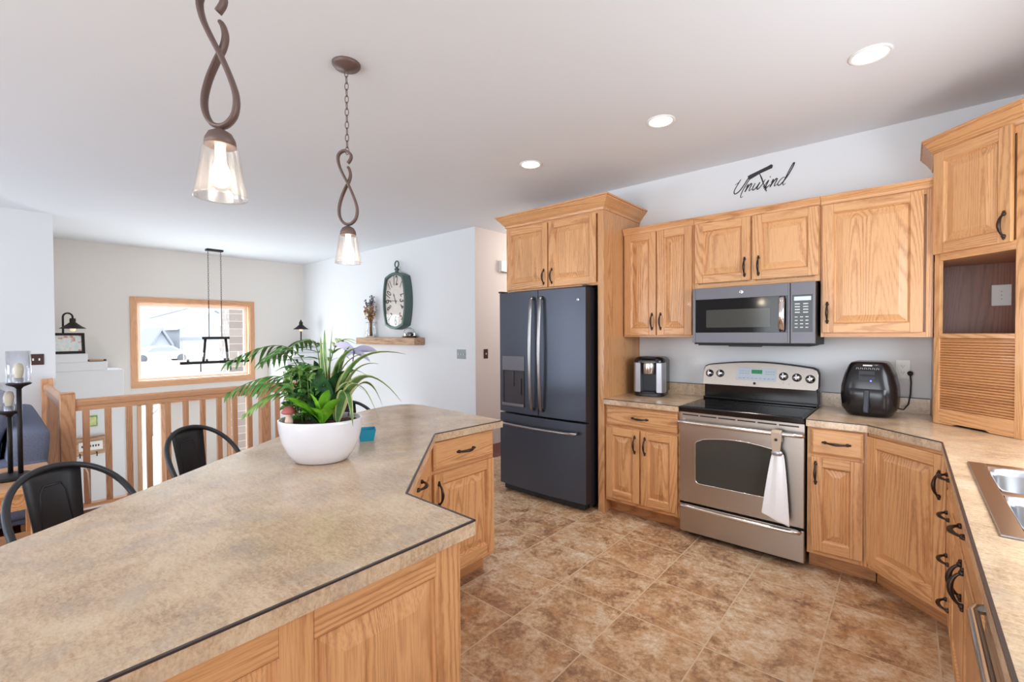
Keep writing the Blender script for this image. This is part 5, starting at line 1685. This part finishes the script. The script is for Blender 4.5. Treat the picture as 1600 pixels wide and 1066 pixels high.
# ================================================================== CLOCK WALL
YC = 3.918
r = thing('wall_clock', 'large verdigris framed oval-sided clock with Arabic numerals on the white wall', 'clock', (-5.52, YC, 1.885))
dpt = .125
def barrel(wt, wm, h, n=14, crown_=.06):
    out = []
    for i in range(n + 1):
        t = i / n; z = -h / 2 + h * t; out.append((wt + (wm - wt) * sin(pi * t) ** .8, z))
    top_ = [(wt - 2 * wt * i / 8, h / 2 + crown_ * sin(pi * i / 8)) for i in range(1, 8)]
    left = [(-x, z) for x, z in reversed(out)]
    bot = [(-wt + 2 * wt * i / 8, -h / 2 - crown_ * sin(pi * i / 8)) for i in range(1, 8)]
    return out + top_ + left + bot
o1 = barrel(.225, .285, .70); o2 = barrel(.185, .245, .64, crown_=.05)
n = len(o1)
g = G()
vs = [(x, -.001, z) for x, z in o1] + [(x * .96, -dpt, z * .985) for x, z in o1] + [(x, -dpt - .004, z) for x, z in o2] + [(x * .985, -dpt + .035, z * .99) for x, z in o2]
fs = []
for lv in range(3):
    for i in range(n):
        j = (i + 1) % n; fs.append((lv * n + i, lv * n + j, (lv + 1) * n + j, (lv + 1) * n + i))
g.add(vs, fs)
g.build('case', 'verdigris', r, .004)
g = G().add([(x * .99, -dpt + .034, z * .995) for x, z in o2], [tuple(range(n))]); g.build('dial', 'clockface', r)
# numerals as flat dark lettering on the dial
numg = G()
def numeral(txt, u, v, size, ang=0.0):
    cu = bpy.data.curves.new('num', 'FONT'); cu.body = txt; cu.size = size; cu.align_x = 'CENTER'; cu.align_y = 'CENTER'; cu.extrude = 0.0; cu.offset = .02 * size
    ob = bpy.data.objects.new('num', cu); COL.objects.link(ob)
    bpy.context.view_layer.update()
    me = bpy.data.meshes.new_from_object(ob.evaluated_get(bpy.context.evaluated_depsgraph_get()))
    ca, sa = cos(ang), sin(ang)
    sxx = .8; szz = 1.25
    vs = [(u + (p.co.x * sxx * ca - p.co.y * szz * sa), -dpt + .0325, v + (p.co.x * sxx * sa + p.co.y * szz * ca)) for p in me.vertices]
    numg.add(vs, [tuple(p.vertices) for p in me.polygons])
    bpy.data.objects.remove(ob); bpy.data.curves.remove(cu); bpy.data.meshes.remove(me)
for k in range(12):
    hnum = 12 if k == 0 else k
    a = pi / 2 - 2 * pi * k / 12
    c_, s_ = cos(a), sin(a)
    q = (abs(c_ / .165) ** 3 + abs(s_ / .285) ** 3) ** (-1 / 3)
    numeral(str(hnum), q * c_, q * s_, .125 if k % 3 else .155, -2 * pi * k / 12 if k not in (4, 5, 6, 7, 8) else -2 * pi * k / 12 + pi)
numg.build('numerals', 'clockink', r, recalc=False)
g = G()
for i in range(0, 60):
    a = 2 * pi * i / 60; c_, s_ = cos(a), sin(a); q = (abs(c_ / .085) ** 2.6 + abs(s_ / .16) ** 2.6) ** (-1 / 2.6)
    g.box(q * c_ - .0015, q * c_ + .0015, -dpt + .032, -dpt + .033, q * s_ - .0015, q * s_ + .0015)
g.build('minute_track', 'clockink', r)
def hand(nm, ang, L, w_):
    g = G(Matrix.Translation((0, -dpt + .029, 0)) @ Matrix.Rotation(ang, 4, 'Y'))
    g.extrude([(-w_, 0, -.04), (w_, 0, -.04), (w_ * .6, 0, L * .6), (w_ * 1.6, 0, L * .72), (0, 0, L), (-w_ * 1.6, 0, L * .72), (-w_ * .6, 0, L * .6)], (0, -.002, 0)); g.build(nm, 'clockink', r)
hand('hour_hand', radians(-22), .12, .007); hand('minute_hand', radians(-86), .17, .005)
G().add([(x * .985, -dpt + .012, z * .99) for x, z in o2], [tuple(range(n))]).build('glass', 'pane', r)
g = G().lathe([(.05, .395), (.032, .41), (.022, .43), (.034, .445), (.034, .46), (.018, .475), (.012, .485)], 20, (0, -.065, 0), cap=True)
g.tube([(.045 * cos(2 * pi * i / 20), -.065, .525 + .045 * sin(2 * pi * i / 20)) for i in range(20)], .010, 8, closed=True); g.build('hanging_ring', 'verdigris', r)

r = tag(G().box(-6.45, -4.98, YC - .175, YC - .001, 1.262, 1.362).build('floating_shelf', 'barn', None, .006), 'rustic barn wood beam shelf below the clock', 'shelf')
r = thing('vase', 'clear glass vase at the left end of the rustic shelf', 'vase', (-6.16, YC - .09, 1.363))
G().lathe([(.0001, .002), (.075, .002), (.082, .02), (.075, .09), (.06, .16), (.062, .20), (.08, .235), (.077, .235), (.058, .20), (.056, .16), (.07, .09), (.076, .02), (.0001, .01)], 28).build('glass', 'vaseglass', r)
r = thing('dried_bouquet', 'brown dried flower bouquet standing in the glass vase', 'flowers', (-6.16, YC - .09, 1.385))
random.seed(5)
g = G()
for i in range(16):
    a = random.uniform(0, 2 * pi); s_ = random.uniform(.2, 1)
    g.tube([(.02 * cos(a), .02 * sin(a), 0), (.02 * cos(a) * s_, .02 * sin(a) * s_, .18), (.10 * cos(a) * s_, .035 * sin(a) * s_, .32)], .0045, 5)
g.build('stems', 'driedbrown', r)
g = G()
for i in range(150):
    a = random.uniform(0, 2 * pi); rr_ = random.uniform(.02, .17); z = random.uniform(.24, .45)
    rr_ *= min(1, (z - .18) / .14)
    x, y = rr_ * cos(a), max(-.06, min(.055, .45 * rr_ * sin(a)))
    b = random.uniform(.02, .04)
    leaf(g, (x, y, z), (x + random.uniform(-b, b), y - .01, z + b * .6), (x + random.uniform(-b, b) * 1.5, y + random.uniform(-.015, .015), z + random.uniform(-.3, 1) * b), random.uniform(.018, .034), random.uniform(-1, 1), .3, random.choice((0, 0, 1)), .8, 4)
g.build('petals', ['driedbrown', 'driedtan'], r, recalc=False)
g = G()
for i in range(12):
    x = random.uniform(-.13, .13); tx = x + random.uniform(-.06, .06); tz = random.uniform(.48, .62)
    g.tube([(x * .3, 0, .25), (x, 0, .42), (tx, 0, tz)], .003, 5)
    for k in range(7):
        t = random.uniform(.3, 1); g.ball((x + (tx - x) * t + random.uniform(-.015, .015), random.uniform(-.02, .02), .42 + (tz - .42) * t), .009, 6)
g.build('lavender_sprigs', 'driedpurple', r)
r = thing('glass_cloche', 'small glass dome over a bronze trinket at the right of the shelf', 'ornament', (-5.20, YC - .09, 1.363))
G().lathe([(.0001, .001), (.135, .001), (.135, .02), (.12, .026), (.0001, .026)], 30, sy=.55).build('base', 'bronze', r)
G().lathe([(.115, .026), (.115, .06), (.09, .11), (.04, .135), (.0001, .14)], 30, sy=.55).build('dome', 'vaseglass', r)
G().box(-.07, .07, -.02, .02, .03, .055).ball((-.045, 0, .04), .02, 10).ball((.045, 0, .04), .02, 10).box(-.03, .045, -.016, .016, .05, .075).build('trinket', 'bronze', r, .006)

# ================================================================== OUTSIDE THE ENTRY WINDOW
GZ = -1.35
GF = -.30
struct('ground', G().add([(XWIN - .17, -60, GZ), (XWIN - .17, 90, GZ), (-38, 90, GF), (-38, -60, GF), (-140, 90, GF), (-140, -60, GF)], [(0, 1, 2, 3), (3, 2, 4, 5)]), 'snow', 'snow covered ground outside the entry', 'ground')
r = tag(G().box(-9.9, -9.35, 2.90, 3.42, GZ, 3.6).build('brick_column', 'brick', None), 'brown brick column outside the right of the entry window', 'column')
def house(label, x, ya, yb, zE, zR, depth, garage=None, roofm='roofsnow', wallm='house_grey', yr=None):
    r = thing('house', label, 'house', (x, (ya + yb) / 2, GF - .02))
    h = (yb - ya) / 2; zE -= GF; zR -= GF; yr = 0 if yr is None else yr - (ya + yb) / 2
    g = G().add([(0, -h, 0), (0, h, 0), (0, h, zE), (0, yr, zR), (0, -h, zE), (-depth, -h, 0), (-depth, h, 0), (-depth, h, zE), (-depth, yr, zR), (-depth, -h, zE)],
                [(0, 1, 2, 3, 4), (9, 8, 7, 6, 5), (0, 4, 9, 5), (1, 6, 7, 2), (0, 5, 6, 1)]); g.build('walls', wallm, r)
    ov = .45; g = G()
    for s_, e in ((-1, -h), (1, h)):
        dy, dz = e - yr, zE - zR; k = 1.12
        a = (yr, zR + .05); b = (yr + dy * k, zR + dz * k + .05)
        g.add([(ov, a[0], a[1]), (ov, b[0], b[1]), (-depth - ov, b[0], b[1]), (-depth - ov, a[0], a[1]), (ov, a[0], a[1] + .22), (ov, b[0], b[1] + .22), (-depth - ov, b[0], b[1] + .22), (-depth - ov, a[0], a[1] + .22)],
              [(0, 1, 2, 3), (4, 7, 6, 5), (0, 4, 5, 1), (1, 5, 6, 2), (2, 6, 7, 3), (0, 3, 7, 4)])
    g.build('roof', roofm, r)
    if garage:
        a, b, z = garage
        G().box(0, .05, a - (ya + yb) / 2, b - (ya + yb) / 2, 0, z - GF).build('garage_door', 'house_lt', r)
        G().box(.05, .08, a - (ya + yb) / 2 - .1, b - (ya + yb) / 2 + .1, z - GF, z - GF + .22).build('door_trim', 'roof', r)
    return r
house('pale grey gabled house with wide garage, seen through the entry window', -40, 9.2, 13.6, 1.95, 3.30, 6, (9.35, 12.3, 1.05), yr=11.4)
house('taller pale house behind the garage house', -48, 9.0, 14.0, 2.9, 4.0, 5, None, 'roofsnow', 'house_lt', 12.2)
house('small grey gabled house at left of the entry window view', -39, 7.3, 8.45, .70, 1.75, 5, None, 'roof')
house('distant low pale house at the far left of the window view', -60, 8.2, 13.0, 1.6, 2.9, 8, None, 'roof', 'house_lt')
r = thing('car', 'white parked car in front of the snowy houses', 'car', (-36.6, 7.3, GF), radians(4)); r.scale = (.8, .8, .8)
g = G()
pr = [(-2.1, .25), (-2.05, .62), (-1.2, .82), (-.7, 1.28), (.7, 1.32), (1.4, .86), (2.1, .76), (2.15, .25)]
g.extrude([(-.8, a, b) for a, b in pr], (1.6, 0, 0)); g.build('body', 'carpaint', r, .08)
for sy in (-1, 1):
    for sx in (-1, 1): G().tube([(sx * .72, sy * 1.3, .32), (sx * .84, sy * 1.3, .32)], .32, 18).build('wheel', 'tyre', r)
g = G().extrude([(.805, a, b) for a, b in [(-1.0, .84), (-.62, 1.2), (.62, 1.23), (1.15, .88)]], (.01, 0, 0)); g.build('side_window', 'roof', r)
r = tag(G().box(-35.4, -34.4, 3.5, 8.4, GF - .5, GF + .12).build('snow_bank', 'snow', None, .1), 'low bank of snow in front of the parked car', 'snow', None, 'stuff')
random.seed(9)
g = G()
bx, by = -14.5, 2.72
g.tube([(bx, by, GZ), (bx, by, GZ + 1.3)], .025, 6)
for i in range(14):
    z = GZ + .7 + i * .05; a = random.uniform(0, 2 * pi); l_ = random.uniform(.15, .35)
    g.tube([(bx, by, z), (bx + l_ * .6 * cos(a), by + l_ * .6 * sin(a), z + l_ * .6), (bx + l_ * cos(a), by + l_ * sin(a), z + l_ * 1.3)], [.012, .008, .004], 5)
tag(g.build('sapling', 'twig', None), 'bare young sapling in the snow outside the window', 'tree')
